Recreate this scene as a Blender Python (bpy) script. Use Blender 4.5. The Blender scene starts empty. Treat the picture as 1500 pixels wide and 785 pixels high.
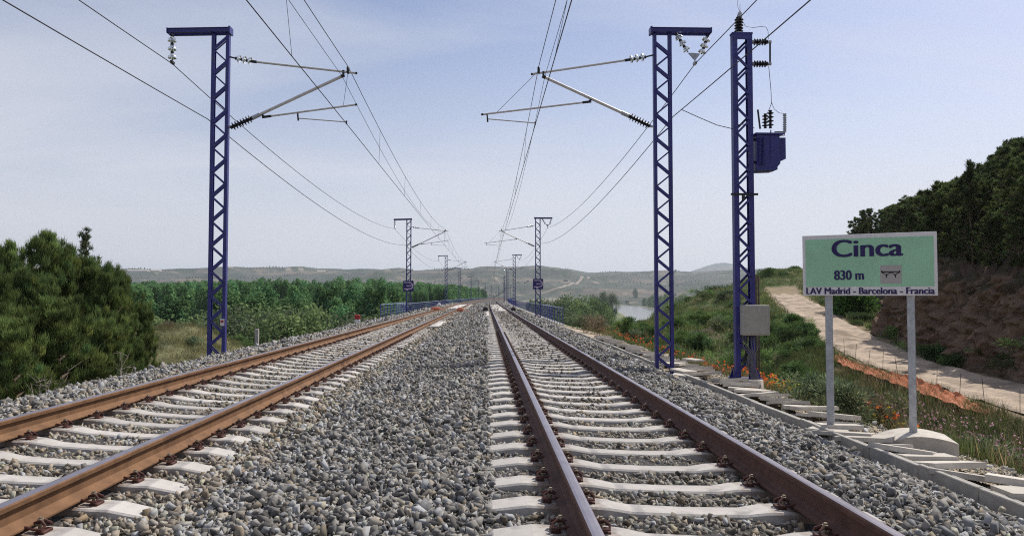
import bpy, math, random
import numpy as np
from mathutils import Vector, Matrix
random.seed(7); RNG = np.random.default_rng(11)
S = bpy.context.scene
COL = S.collection
# ------------------------------------------------------------------ camera
CAMZ = 1.14; F = 1100.0
TH = math.atan((434-392.5)/F); PS = math.atan((750-711)/F*math.cos(TH))
cam = bpy.data.cameras.new('camera'); camo = bpy.data.objects.new('camera', cam); COL.objects.link(camo)
camo.location = (0, 0, CAMZ); camo.rotation_euler = (math.pi/2+TH, 0, -PS)
cam.sensor_width = 36; cam.lens = 36*F/1500; cam.clip_start = 0.05; cam.clip_end = 30000
S.camera = camo
# ------------------------------------------------------------------ sky and sun
SUN_AZ, SUN_EL = math.radians(50), math.radians(49)
W = bpy.data.worlds.new('World'); S.world = W; W.use_nodes = True
nt = W.node_tree; nt.nodes.clear()
def N(t, ty, **k):
    n = t.nodes.new(ty)
    for a, b in k.items():
        if a.startswith('i_'): n.inputs[a[2:].replace('_', ' ')].default_value = b
        else: setattr(n, a, b)
    return n
sky = N(nt, 'ShaderNodeTexSky', sky_type='NISHITA', sun_disc=False, sun_elevation=SUN_EL, sun_rotation=SUN_AZ, altitude=100, air_density=1.0, dust_density=1.2, ozone_density=1.5)
tint = N(nt, 'ShaderNodeMixRGB', blend_type='MULTIPLY'); tint.inputs[0].default_value = 1; tint.inputs[2].default_value = (1.0, .94, 1.01, 1)
nt.links.new(sky.outputs[0], tint.inputs[1])
geo = N(nt, 'ShaderNodeNewGeometry'); sep = N(nt, 'ShaderNodeSeparateXYZ'); tc = N(nt, 'ShaderNodeTexCoord')
nt.links.new(tc.outputs['Generated'], sep.inputs[0])
zz = N(nt, 'ShaderNodeMath', operation='ADD'); zz.inputs[1].default_value = .22; nt.links.new(sep.outputs[2], zz.inputs[0])
dx = N(nt, 'ShaderNodeMath', operation='DIVIDE'); dy = N(nt, 'ShaderNodeMath', operation='DIVIDE')
nt.links.new(sep.outputs[0], dx.inputs[0]); nt.links.new(zz.outputs[0], dx.inputs[1])
nt.links.new(sep.outputs[1], dy.inputs[0]); nt.links.new(zz.outputs[0], dy.inputs[1])
cmb = N(nt, 'ShaderNodeCombineXYZ'); nt.links.new(dx.outputs[0], cmb.inputs[0]); nt.links.new(dy.outputs[0], cmb.inputs[1])
mp = N(nt, 'ShaderNodeMapping'); mp.inputs['Scale'].default_value = (.55, 1.5, 1); mp.inputs['Rotation'].default_value = (0, 0, .35); mp.inputs['Location'].default_value = (3.1, .4, 0)
nt.links.new(cmb.outputs[0], mp.inputs[0])
cn = N(nt, 'ShaderNodeTexNoise'); cn.inputs['Scale'].default_value = 1.1; cn.inputs['Detail'].default_value = 6; cn.inputs['Roughness'].default_value = .5; cn.inputs['Distortion'].default_value = .7
nt.links.new(mp.outputs[0], cn.inputs['Vector'])
cr = N(nt, 'ShaderNodeMapRange'); cr.inputs[1].default_value = .40; cr.inputs[2].default_value = .72; cr.inputs[4].default_value = .62
nt.links.new(cn.outputs[0], cr.inputs[0])
cm = N(nt, 'ShaderNodeMixRGB'); cm.inputs[2].default_value = (6.6, 6.7, 7.2, 1)
nt.links.new(cr.outputs[0], cm.inputs[0]); nt.links.new(tint.outputs[0], cm.inputs[1])
hz1 = N(nt, 'ShaderNodeMapRange', interpolation_type='SMOOTHERSTEP'); hz1.inputs[1].default_value = -.05; hz1.inputs[2].default_value = .42; hz1.inputs[3].default_value = .85; hz1.inputs[4].default_value = .07
nt.links.new(sep.outputs[2], hz1.inputs[0])
hm1 = N(nt, 'ShaderNodeMixRGB'); hm1.inputs[2].default_value = (6.5, 6.5, 7.05, 1); nt.links.new(hz1.outputs[0], hm1.inputs[0]); nt.links.new(cm.outputs[0], hm1.inputs[1])
bg = N(nt, 'ShaderNodeBackground'); bg.inputs[1].default_value = .116
wo = N(nt, 'ShaderNodeOutputWorld')
nt.links.new(hm1.outputs[0], bg.inputs[0]); nt.links.new(bg.outputs[0], wo.inputs[0])
sl = bpy.data.lights.new('sun', 'SUN'); sl.energy = 5.0; sl.angle = math.radians(.53); sl.color = (1, .95, .87)
so = bpy.data.objects.new('sun', sl); COL.objects.link(so)
sd = Vector((math.sin(SUN_AZ)*math.cos(SUN_EL), math.cos(SUN_AZ)*math.cos(SUN_EL), math.sin(SUN_EL)))
so.rotation_euler = sd.to_track_quat('Z', 'Y').to_euler(); so.location = (40, 40, 60)
S.view_settings.view_transform = 'Standard'; S.view_settings.look = 'None'; S.view_settings.gamma = 1; S.view_settings.exposure = 0
S.render.engine = 'CYCLES'
S.cycles.use_denoising = False; S.cycles.filter_width = 1.1; S.cycles.max_bounces = 6; S.cycles.diffuse_bounces = 3; S.cycles.transparent_max_bounces = 6
S.cycles.volume_bounces = 0
S.cycles.sample_clamp_indirect = 6
# ------------------------------------------------------------------ materials
def mat(name, col, rough=.8, metal=0, noise=None, bump=None, attr=None, transl=0, spec=.3, coord='Object', trans=0, rand=0, stain=None):
    """noise=(scale, amount, detail): albedo mottling; bump=(scale, strength, dist); stain=(scale, colour, lo, hi)"""
    m = bpy.data.materials.new(name); m.use_nodes = True; t = m.node_tree
    b = t.nodes['Principled BSDF']; b.inputs['Roughness'].default_value = rough; b.inputs['Metallic'].default_value = metal
    b.inputs['Specular IOR Level'].default_value = spec
    tcn = N(t, 'ShaderNodeTexCoord'); src = None
    if attr:
        a = N(t, 'ShaderNodeAttribute', attribute_name=attr); src = a.outputs['Color']
    else:
        r = N(t, 'ShaderNodeRGB'); r.outputs[0].default_value = (*col, 1); src = r.outputs[0]
    if rand:
        oi = N(t, 'ShaderNodeObjectInfo'); mr = N(t, 'ShaderNodeMapRange'); mr.inputs[3].default_value = 1-rand; mr.inputs[4].default_value = 1+rand
        t.links.new(oi.outputs['Random'], mr.inputs[0])
        mx = N(t, 'ShaderNodeMixRGB', blend_type='MULTIPLY'); mx.inputs[0].default_value = 1
        t.links.new(src, mx.inputs[1]); t.links.new(mr.outputs[0], mx.inputs[2]); src = mx.outputs[0]
    if noise:
        n = N(t, 'ShaderNodeTexNoise'); n.inputs['Scale'].default_value = noise[0]; n.inputs['Detail'].default_value = noise[2] if len(noise) > 2 else 5
        n.inputs['Roughness'].default_value = .65
        t.links.new(tcn.outputs[coord], n.inputs['Vector'])
        mr = N(t, 'ShaderNodeMapRange'); mr.inputs[1].default_value = .25; mr.inputs[2].default_value = .75; mr.inputs[3].default_value = 1-noise[1]; mr.inputs[4].default_value = 1+noise[1]
        t.links.new(n.outputs[0], mr.inputs[0])
        mx = N(t, 'ShaderNodeMixRGB', blend_type='MULTIPLY'); mx.inputs[0].default_value = 1
        t.links.new(src, mx.inputs[1]); t.links.new(mr.outputs[0], mx.inputs[2]); src = mx.outputs[0]
    if stain:
        n = N(t, 'ShaderNodeTexNoise'); n.inputs['Scale'].default_value = stain[0]; n.inputs['Detail'].default_value = 4
        t.links.new(tcn.outputs[coord], n.inputs['Vector'])
        mr = N(t, 'ShaderNodeMapRange'); mr.inputs[1].default_value = stain[2]; mr.inputs[2].default_value = stain[3]
        t.links.new(n.outputs[0], mr.inputs[0])
        mx = N(t, 'ShaderNodeMixRGB'); mx.inputs[2].default_value = (*stain[1], 1)
        t.links.new(mr.outputs[0], mx.inputs[0]); t.links.new(src, mx.inputs[1]); src = mx.outputs[0]
    t.links.new(src, b.inputs['Base Color'])
    if bump:
        n = N(t, 'ShaderNodeTexNoise'); n.inputs['Scale'].default_value = bump[0]; n.inputs['Detail'].default_value = 10; n.inputs['Roughness'].default_value = .62
        t.links.new(tcn.outputs[coord], n.inputs['Vector'])
        bp = N(t, 'ShaderNodeBump'); bp.inputs['Strength'].default_value = bump[1]; bp.inputs['Distance'].default_value = bump[2]
        t.links.new(n.outputs[0], bp.inputs['Height']); t.links.new(bp.outputs[0], b.inputs['Normal'])
    if transl:
        tr = N(t, 'ShaderNodeBsdfTranslucent'); ms = N(t, 'ShaderNodeMixShader'); ms.inputs[0].default_value = transl
        t.links.new(src, tr.inputs[0]); o = t.nodes['Material Output']
        t.links.new(b.outputs[0], ms.inputs[1]); t.links.new(tr.outputs[0], ms.inputs[2]); t.links.new(ms.outputs[0], o.inputs[0])
    if trans: b.inputs['Transmission Weight'].default_value = trans
    return m
M = {}
M['blue'] = mat('blue_paint', (.026, .024, .175), .42, 0, (3, .25), None, spec=.5, stain=(9, (.10, .07, .06), .66, .8))
M['tube'] = mat('aluminium_tube', (.60, .57, .55), .45, .25, (6, .15))
M['steel'] = mat('galvanised_steel', (.42, .43, .45), .5, .5, (14, .3), (60, .1, .01))
M['dark'] = mat('dark_iron', (.035, .033, .035), .5, .2, (10, .3))
M['rubber'] = mat('black_insulator', (.014, .012, .016), .4, 0, (10, .3))
M['glass'] = mat('insulator_glass', (.86, .93, .92), .12, 0, trans=.75, spec=.6)
M['wire'] = mat('weathered_wire', (.05, .048, .05), .55, .3)
M['conc'] = mat('pale_concrete', (.52, .49, .455), .9, 0, (3.5, .25, 8), (50, .35, .01), rand=.12, stain=(4.2, (.25, .235, .225), .56, .72))
M['sleeper'] = mat('sleeper_concrete', (.43, .405, .375), .9, 0, (3.5, .25, 8), (50, .35, .01), rand=.14, stain=(4.2, (.25, .235, .225), .56, .72))
_t = M['sleeper'].node_tree; _b = _t.nodes['Principled BSDF']; _src = _b.inputs['Base Color'].links[0].from_socket
_tc = N(_t, 'ShaderNodeTexCoord'); _sx = N(_t, 'ShaderNodeSeparateXYZ'); _t.links.new(_tc.outputs['Object'], _sx.inputs[0])
_ab = N(_t, 'ShaderNodeMath', operation='ABSOLUTE'); _t.links.new(_sx.outputs[0], _ab.inputs[0])
_su = N(_t, 'ShaderNodeMath', operation='SUBTRACT'); _su.inputs[1].default_value = .7535; _t.links.new(_ab.outputs[0], _su.inputs[0])
_a2 = N(_t, 'ShaderNodeMath', operation='ABSOLUTE'); _t.links.new(_su.outputs[0], _a2.inputs[0])
_nn = N(_t, 'ShaderNodeTexNoise'); _nn.inputs['Scale'].default_value = 14; _t.links.new(_tc.outputs['Object'], _nn.inputs['Vector'])
_ma = N(_t, 'ShaderNodeMath', operation='MULTIPLY_ADD'); _ma.inputs[1].default_value = .35; _t.links.new(_nn.outputs[0], _ma.inputs[0]); _t.links.new(_a2.outputs[0], _ma.inputs[2])
_mr = N(_t, 'ShaderNodeMapRange'); _mr.inputs[1].default_value = .22; _mr.inputs[2].default_value = .40; _mr.inputs[3].default_value = .75; _mr.inputs[4].default_value = 0; _t.links.new(_ma.outputs[0], _mr.inputs[0])
_mx = N(_t, 'ShaderNodeMixRGB'); _mx.inputs[2].default_value = (.17, .10, .06, 1); _t.links.new(_mr.outputs[0], _mx.inputs[0]); _t.links.new(_src, _mx.inputs[1]); _t.links.new(_mx.outputs[0], _b.inputs['Base Color'])
M['concg'] = mat('grey_concrete', (.40, .375, .335), .92, 0, (4, .3, 8), (40, .4, .012), rand=.1, stain=(3, (.2, .17, .14), .58, .8))
M['slab'] = mat('slab_concrete', (.50, .46, .40), .92, 0, (4, .25, 8), (40, .4, .012), rand=.12, stain=(3.1, (.3, .25, .2), .56, .8))
M['rust'] = mat('rail_rust', (.175, .092, .046), .85, .0, (7, .38, 9), (90, .25, .006), stain=(2.2, (.085, .04, .022), .56, .8))
M['rust_shaded'] = mat('rail_rust_shaded', (.11, .055, .040), .8, .0, (7, .35, 9), (90, .25, .006), stain=(2.2, (.05, .026, .02), .56, .8))  # darker copy of the rust: shade on the right track's rail sides painted in
M['head'] = mat('rail_head_steel', (.27, .245, .275), .36, .7, (4, .22))
M['clip'] = mat('clip_red_iron', (.072, .026, .02), .6, .1, (30, .35))
M['bolt'] = mat('bolt_steel', (.27, .22, .16), .5, .5, (30, .3))
M['stone'] = mat('ballast_stone', (.2, .2, .2), .88, 0, (38, .22, 4), None, attr='col', spec=.25)
M['bed'] = mat('ballast_bed', (.085, .08, .075), .95, 0, (24, .6, 10), (26, 1.0, .06))  # base colour darkened to paint in the shade of gaps between stones
M['ground'] = mat('ground_soil', (.2, .2, .1), .97, 0, (1.3, .32, 12), (2.2, 1.0, .22), attr='col')
M['road'] = mat('dirt_road', (.40, .315, .235), .95, 0, (1.3, .4, 14), (5, 1.0, .08), stain=(.7, (.22, .17, .12), .5, .66))
M['water'] = mat('river_water', (.21, .215, .20), .16, 0, (.05, .15), (.6, .12, .1), spec=.5)
M['bark'] = mat('bark', (.13, .095, .07), .95, 0, (6, .4), (20, .6, .03))
M['twig'] = mat('dry_twigs', (.30, .26, .22), .9)
def leafm(n, tr=.35, nz=(.8, .3, 3)): return mat(n, (.1, .1, .1), .75, 0, nz, None, attr='col', transl=tr, spec=.12, rand=.16)
M['needle'] = leafm('pine_needles', .38); M['leaf'] = leafm('leaves', .4, (.15, .3, 3)); M['herb'] = leafm('herb_leaves', .35)
M['petal'] = mat('petals', (.6, .05, .02), .6, attr='col', transl=.4)
M['white'] = mat('white_enamel', (.74, .70, .70), .5, 0, (5, .1)); M['green'] = mat('sign_green', (.34, .60, .40), .5, 0, (3, .10, 9), stain=(2.4, (.29, .50, .35), .56, .8))
M['navy'] = mat('navy_lettering', (.028, .016, .10), .5); M['greybox'] = mat('pictogram_grey', (.42, .39, .37), .5)
M['black'] = mat('black_paint', (.012, .012, .014), .5)
M['logo'] = mat('logo_pale', (.62, .50, .62), .5); M['plate'] = mat('logo_plate_blue', (.028, .018, .13), .4)
M['cab'] = mat('cabinet_grey', (.36, .34, .30), .6, 0, (5, .12), (120, .2, .004))
M['rail_blue'] = mat('railing_blue', (.040, .048, .25), .45, 0, (4, .2), spec=.5)
M['rail_pale'] = mat('railing_top', (.20, .25, .42), .35, .3)
M['net'] = mat('orange_net', (.66, .225, .10), .6, 0, (7, .3, 8), transl=.35)
M['red'] = mat('red_paint', (.42, .035, .03), .5, 0, (6, .2)); M['orange'] = mat('orange_plastic', (.55, .17, .09), .5, 0, (8, .2))
M['bwall'] = mat('building_wall', (.6, .56, .5), .8); M['broof'] = mat('building_roof', (.5, .42, .36), .8)
# ------------------------------------------------------------------ mesh helpers
def tag(o, label=None, cat=None, group=None, kind=None):
    for k, v in (('label', label), ('category', cat), ('group', group), ('kind', kind)):
        if v: o[k] = v
    return o
def empty(name, loc, rz=0):
    o = bpy.data.objects.new(name, None); COL.objects.link(o); o.location = loc; o.rotation_euler = (0, 0, rz); o.empty_display_size = .2
    return o
def link(name, me, parent=None):
    o = bpy.data.objects.new(name, me); COL.objects.link(o)
    if parent: o.parent = parent
    return o
def npmesh(name, V, FA, mats, mi=None, col=None, smooth=False):
    V = np.asarray(V, np.float32); FA = np.asarray(FA, np.int32); k = FA.shape[1]
    me = bpy.data.meshes.new(name); me.vertices.add(len(V)); me.vertices.foreach_set('co', V.ravel())
    me.loops.add(FA.size); me.loops.foreach_set('vertex_index', FA.ravel())
    me.polygons.add(len(FA)); me.polygons.foreach_set('loop_start', np.arange(0, FA.size, k, dtype=np.int32))
    for m in (mats if isinstance(mats, (list, tuple)) else [mats]): me.materials.append(m)
    if mi is not None: me.polygons.foreach_set('material_index', np.asarray(mi, np.int32))
    me.update(calc_edges=True)
    if smooth: me.polygons.foreach_set('use_smooth', np.ones(len(FA), bool))
    if col is not None:
        col = np.asarray(col, np.float32)
        a = me.attributes.new('col', 'FLOAT_COLOR', 'POINT' if len(col) == len(V) else 'FACE')
        a.data.foreach_set('color', np.concatenate([col, np.ones((len(col), 1), np.float32)], 1).ravel())
    return me
class MB:
    def __init__(s): s.v = []; s.f = []; s.m = []; s.sm = []
    def add(s, vs, fs, mi=0, sm=False):
        b = len(s.v); s.v += [tuple(v) for v in vs]
        for f in fs: s.f.append(tuple(i+b for i in f)); s.m.append(mi); s.sm.append(sm)
        return s
    def box(s, c, d, rot=None, mi=0, bev=0):
        x, y, z = (q/2 for q in d)
        if bev:
            b = bev
            P = []
            for sz in (-1, 1):
                for (px_, py_) in ((-x+b, -y), (x-b, -y), (x, -y+b), (x, y-b), (x-b, y), (-x+b, y), (-x, y-b), (-x, -y+b)):
                    P.append((px_, py_, sz*(z-b)))
            for sz in (-1, 1):
                for (px_, py_) in ((-x+b, -y+b), (x-b, -y+b), (x-b, y-b), (-x+b, y-b)): P.append((px_, py_, sz*z))
            fs = [(i, (i+1) % 8, 8+(i+1) % 8, 8+i) for i in range(8)]
            B0, T0 = 16, 20
            fs += [(B0+3, B0+2, B0+1, B0), (T0, T0+1, T0+2, T0+3)]
            for k in range(4):
                a, bb = 2*k, 2*k+1; c2 = (2*k+2) % 8; q, q2 = k, (k+1) % 4
                fs += [(bb, a, B0+q, B0+q2) if False else (a, B0+q, B0+q2, bb)]
                fs += [(8+a, 8+bb, T0+q2, T0+q)]
                fs += [(bb, B0+q2, c2)]; fs += [(8+bb, 8+c2, T0+q2)]
            vs = P
        else:
            vs = [(-x, -y, -z), (x, -y, -z), (x, y, -z), (-x, y, -z), (-x, -y, z), (x, -y, z), (x, y, z), (-x, y, z)]
            fs = [(0, 3, 2, 1), (4, 5, 6, 7), (0, 1, 5, 4), (1, 2, 6, 5), (2, 3, 7, 6), (3, 0, 4, 7)]
        R = rot.to_matrix() if hasattr(rot, 'to_matrix') else rot
        c = Vector(c); vs = [(R @ Vector(v) if R is not None else Vector(v)) + c for v in vs]
        return s.add(vs, fs, mi)
    @staticmethod
    def frame(d):
        d = Vector(d).normalized(); a = Vector((0, 0, 1)) if abs(d.z) < .95 else Vector((0, 1, 0))
        u = d.cross(a).normalized(); return d, u, u.cross(d).normalized()
    def bar(s, p0, p1, w, h, mi=0, up=None):
        """flat bar from p0 to p1; w across, h along 'up'"""
        p0, p1 = Vector(p0), Vector(p1); d = (p1-p0)
        if up is not None:
            d_ = d.normalized(); u = d_.cross(Vector(up)).normalized(); v = u.cross(d_)
        else: d_, u, v = MB.frame(d)
        vs = [p + u*a*w/2 + v*b*h/2 for p in (p0, p1) for a, b in ((-1, -1), (1, -1), (1, 1), (-1, 1))]
        return s.add(vs, [(3, 2, 1, 0), (4, 5, 6, 7), (0, 1, 5, 4), (1, 2, 6, 5), (2, 3, 7, 6), (3, 0, 4, 7)], mi)
    def tube(s, pts, r, n=8, mi=0, cap=True, closed=False):
        pts = [Vector(p) for p in pts]; L = len(pts); rs = r if isinstance(r, (list, tuple)) else [r]*L
        d, u, v = MB.frame(pts[1]-pts[0]); vs = []
        for i, p in enumerate(pts):
            a = pts[max(i-1, 0)]; b = pts[min(i+1, L-1)]; t = (b-a).normalized()
            u = (u - t*u.dot(t)); u = u.normalized() if u.length > 1e-6 else MB.frame(t)[1]
            v = t.cross(u)
            for k in range(n):
                an = 2*math.pi*k/n; vs.append(p + (u*math.cos(an)+v*math.sin(an))*rs[i])
        fs = [(i*n+k, i*n+(k+1) % n, (i+1)*n+(k+1) % n, (i+1)*n+k) for i in range(L-1) for k in range(n)]
        if cap: fs += [tuple(range(n))[::-1], tuple((L-1)*n+k for k in range(n))]
        return s.add(vs, fs, mi, n > 5)
    def lathe(s, p0, p1, prof, n=12, mi=0):
        """prof: (t 0..1 along p0->p1, radius)"""
        p0, p1 = Vector(p0), Vector(p1); d, u, v = MB.frame(p1-p0); L = (p1-p0).length; vs = []
        for t, r in prof:
            for k in range(n):
                an = 2*math.pi*k/n; vs.append(p0 + d*L*t + (u*math.cos(an)+v*math.sin(an))*max(r, 1e-4))
        fs = [(i*n+k, i*n+(k+1) % n, (i+1)*n+(k+1) % n, (i+1)*n+k) for i in range(len(prof)-1) for k in range(n)]
        fs += [tuple(range(n))[::-1], tuple((len(prof)-1)*n+k for k in range(n))]
        return s.add(vs, fs, mi, True)
    def prism(s, poly, ax_o, ax_u, ax_v, ax_w, t, mi=0):
        """2-D polygon in plane (u, v) at origin o, extruded t along w"""
        o, u, v, w = (Vector(a) for a in (ax_o, ax_u, ax_v, ax_w)); n = len(poly)
        vs = [o+u*a+v*b for a, b in poly] + [o+u*a+v*b+w*t for a, b in poly]
        return s.add(vs, [tuple(range(n))[::-1], tuple(range(n, 2*n))] + [(i, (i+1) % n, n+(i+1) % n, n+i) for i in range(n)], mi)
    def mesh(s, name, mats):
        me = bpy.data.meshes.new(name); me.from_pydata(s.v, [], s.f)
        for m in (mats if isinstance(mats, (list, tuple)) else [mats]): me.materials.append(m)
        me.polygons.foreach_set('material_index', s.m); me.polygons.foreach_set('use_smooth', s.sm)
        if any(s.sm):
            a = me.attributes.new('sharp_edge', 'BOOLEAN', 'EDGE')
        me.update()
        if any(s.sm) and hasattr(me, 'set_sharp_from_angle'): me.set_sharp_from_angle(angle=math.radians(40))
        return me
    def build(s, name, mats, parent=None, off=None):
        if off is not None: s.v = [(a-off[0], b-off[1], c-off[2]) for a, b, c in s.v]
        return link(name, s.mesh(name, mats), parent)
KIDS = {}
def kids(o): return [c for c in COL.objects if c.parent is o]
def copy_tree(o, parent=None, loc=None, rz=None, children=None):
    c = o.copy(); COL.objects.link(c); c.parent = parent
    if loc is not None: c.location = loc
    if rz is not None: c.rotation_euler = (0, 0, rz)
    for ch in (KIDS.get(o.name) or KIDS.setdefault(o.name, kids(o))): copy_tree(ch, c)
    return c
_f = Vector((math.sin(PS)*math.cos(TH), math.cos(PS)*math.cos(TH), math.sin(TH))); _r = Vector((math.cos(PS), -math.sin(PS), 0)); _u = _r.cross(_f)
def P(px, py, Y):
    """world point standing Y metres ahead that the survey photo shows at (px, py)"""
    d = _f + _r*((px-750)/F) - _u*((py-392.5)/F)
    return Vector((0, 0, CAMZ)) + d*(Y/d.y)
# ------------------------------------------------------------------ land form
def sm(a, b, x): t = np.clip((x-a)/(b-a), 0, 1); return t*t*(3-2*t)
def nz(x, y, sc, seed=0):
    r = np.random.default_rng(100+seed); o = 0
    for k in range(7):
        a = r.uniform(0, 6.28); f = r.uniform(.6, 1.7)*6.28/sc; o = o+np.sin(x*math.cos(a)*f+y*math.sin(a)*f+r.uniform(0, 6.28)+1.3*np.sin((x*math.sin(a)-y*math.cos(a))*f*.7))
    return o/4.0
def curve(y):
    y = np.maximum(y, 0.0); k = 1.2e-7
    return np.where(y < 480, k*y**3, k*480**3 + 3*k*480**2*(y-480) + 3*k*480*(y-480)**2)
RY = np.array([-30, 5, 12, 17.8, 25.8, 31, 37, 48, 62, 80, 100, 200.])
RX = np.array([13.6, 13.6, 13.5, 13.5, 14.4, 15.4, 17.1, 20.6, 25.2, 31.5, 41, 80.])
RZ = np.array([-3.0, -2.4, -1.9, -1.45, -1.15, -.75, -.3, .45, 1.2, 1.7, 1.4, -8.])
RIV = np.array([(-160, 60), (-50, 120), (30, 190), (84, 286), (114, 445), (152, 700), (180, 900), (208, 1100), (205, 1300), (110, 1480), (-100, 1600.)])
def rivdist(x, y):
    d = np.full(np.shape(x), 1e9)
    for a, b in zip(RIV[:-1], RIV[1:]):
        e = b-a; t = np.clip(((x-a[0])*e[0]+(y-a[1])*e[1])/(e@e), 0, 1)
        d = np.minimum(d, np.hypot(x-a[0]-t*e[0], y-a[1]-t*e[1]))
    return d
SKX = np.array([-900, -300, 100, 190, 330, 420, 480, 560, 640, 690, 703, 835, 845, 862, 885, 960, 1010, 1110, 1180, 1500, 2300.])
SKY = np.array([399, 399, 397, 397.5, 395.5, 393.5, 394, 394.5, 394, 393, 390.5, 391, 393, 396.5, 398, 397.5, 398.5, 397, 398, 398, 398.])
def H(x, y, detail=True):
    x = np.asarray(x, float); y = np.asarray(y, float)
    u = x-curve(y)
    dr = rivdist(x, y)
    plain = -14 + .5*nz(x, y, 70, 1) - 2.2*(1-sm(20, 27, dr))
    e = np.where(u > 4.62, -.80-.15*np.clip(u-5.1, 0, 1.4), -1.05) - np.maximum.reduce([(-u-7.1)/1.6, (u-6.5)/1.6, (y-53)/1.2, 0*u])
    # left ground
    nl = -3.3 + .35*nz(x, y, 7, 2) + 2.5*np.exp(-((x+17.5)/5)**2-((y-42)/8)**2) + .9*np.exp(-((x+26)/7)**2-((y-36)/8)**2)
    fl = np.maximum(sm(47, 80, y), sm(32, 60, -x))
    zl = nl*(1-fl)+plain*fl
    # right ground
    xr = np.interp(y, RY, RX); zr = np.interp(y, RY, RZ); s = x-xr
    base0 = -1.02-3.1*sm(43, 57, y)-2*sm(57, 70, y)
    w = np.maximum(xr-1.35-curve(y)-6.5, 1)
    t = np.clip((u-6.5)/w, 0, 1)
    zm = base0+(zr-.05-base0)*(t**.75) - 1.75*(1-sm(24, 44, y))*np.sin(np.pi*t**.62)*(1-.25*t) + .22*nz(x, y, 3.2, 3)*np.sin(np.pi*t) + .12*nz(x, y, 1.3, 9)*np.sin(np.pi*t)
    setb = .25+3.6*sm(33.5, 37, y)*(1-.5*sm(48, 58, y)) + .35*nz(x*0, y, 6, 4)
    q = s-1.75-setb
    cl = sm(-.15, 1, q/1.15)*3.1 + np.clip(q-.75, 0, 2.4)*.62 + np.clip(q-3.0, 0, 22)*.30
    cl = cl + np.clip(q, 0, 1.2)/1.2*(.32*nz(x, y, 2.6, 5)+.16*nz(x+y, y-x, 1.0, 6)+.14*nz(x, y, .55, 12)+.07*nz(x, y, .3, 13))
    hf = 1-sm(56, 75, y)
    zh = zr-.05+cl*hf+.12*np.clip(s-1.35, 0, 1)*nz(x, y, 1.7, 7)
    zrt = np.where(s > 1.35, zh, zm)
    zrt = zrt + 2.7*np.exp(-((x-32)/13)**2-((y-86)/11)**2) + 1.5*np.exp(-((x-19.5)/6)**2-((y-67)/8)**2)*sm(1.4, 5, np.abs(s))
    a = 62+.75*np.clip(x-8, 0, 50)
    fr = sm(0, 1, (y-a)/45)
    zrt = zrt*(1-fr)+plain*fr
    z = np.where(u < -1, np.maximum(zl, e), np.maximum(zrt, e))
    z = np.where((u > -7.0) & (u < 6.5), np.minimum(np.where(u < 0, np.maximum(zl, e), np.maximum(zrt, e)), -.8), z)
    # far hills
    r = np.hypot(x, y); px = 711+1100*x/np.maximum(y, 1)
    px = np.where(y > 0, np.clip(px, -900, 2300), np.where(x < 0, -900, 2300))
    hs = 1.14+(434-np.interp(px, SKX, SKY))/1100*3000 + 14
    n1 = nz(x, y, 900, 20); n2 = nz(x, y, 330, 21); n3 = nz(x, y, 120, 22)
    tt = np.clip((r-1250+230*n1+60*n2)/1650, 0, 1)
    st = 6*tt; ter = (np.floor(st)+sm(.35, .8, st-np.floor(st)))/5
    pr = .45*tt**1.3+.55*ter*tt**.2
    hz = pr*hs+(6*n2+3.5*n3)*sm(.05, .3, tt)*(1-sm(.85, 1, tt))
    cap = hs-14+.6*n3
    hz = np.minimum(hz, cap)
    fh = sm(1100, 1500, r)
    z = np.where(fh > 0, np.where(y > -500, (1-fh)*z+fh*(np.maximum(z, -14)+hz*1.0), z), z)
    pk = (255*np.exp(-((px-1063)/103)**2)+12*np.exp(-((px-1063)/22)**2)+5*nz(x, y, 420, 44))*sm(4800, 5800, r)*(1-sm(6200, 7400, r))
    z = np.maximum(z, np.where((y > 0) & (pk > 1), pk-16, -50))
    return z
def Hs(x, y): return float(H(np.array([x]), np.array([y]))[0])
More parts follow.
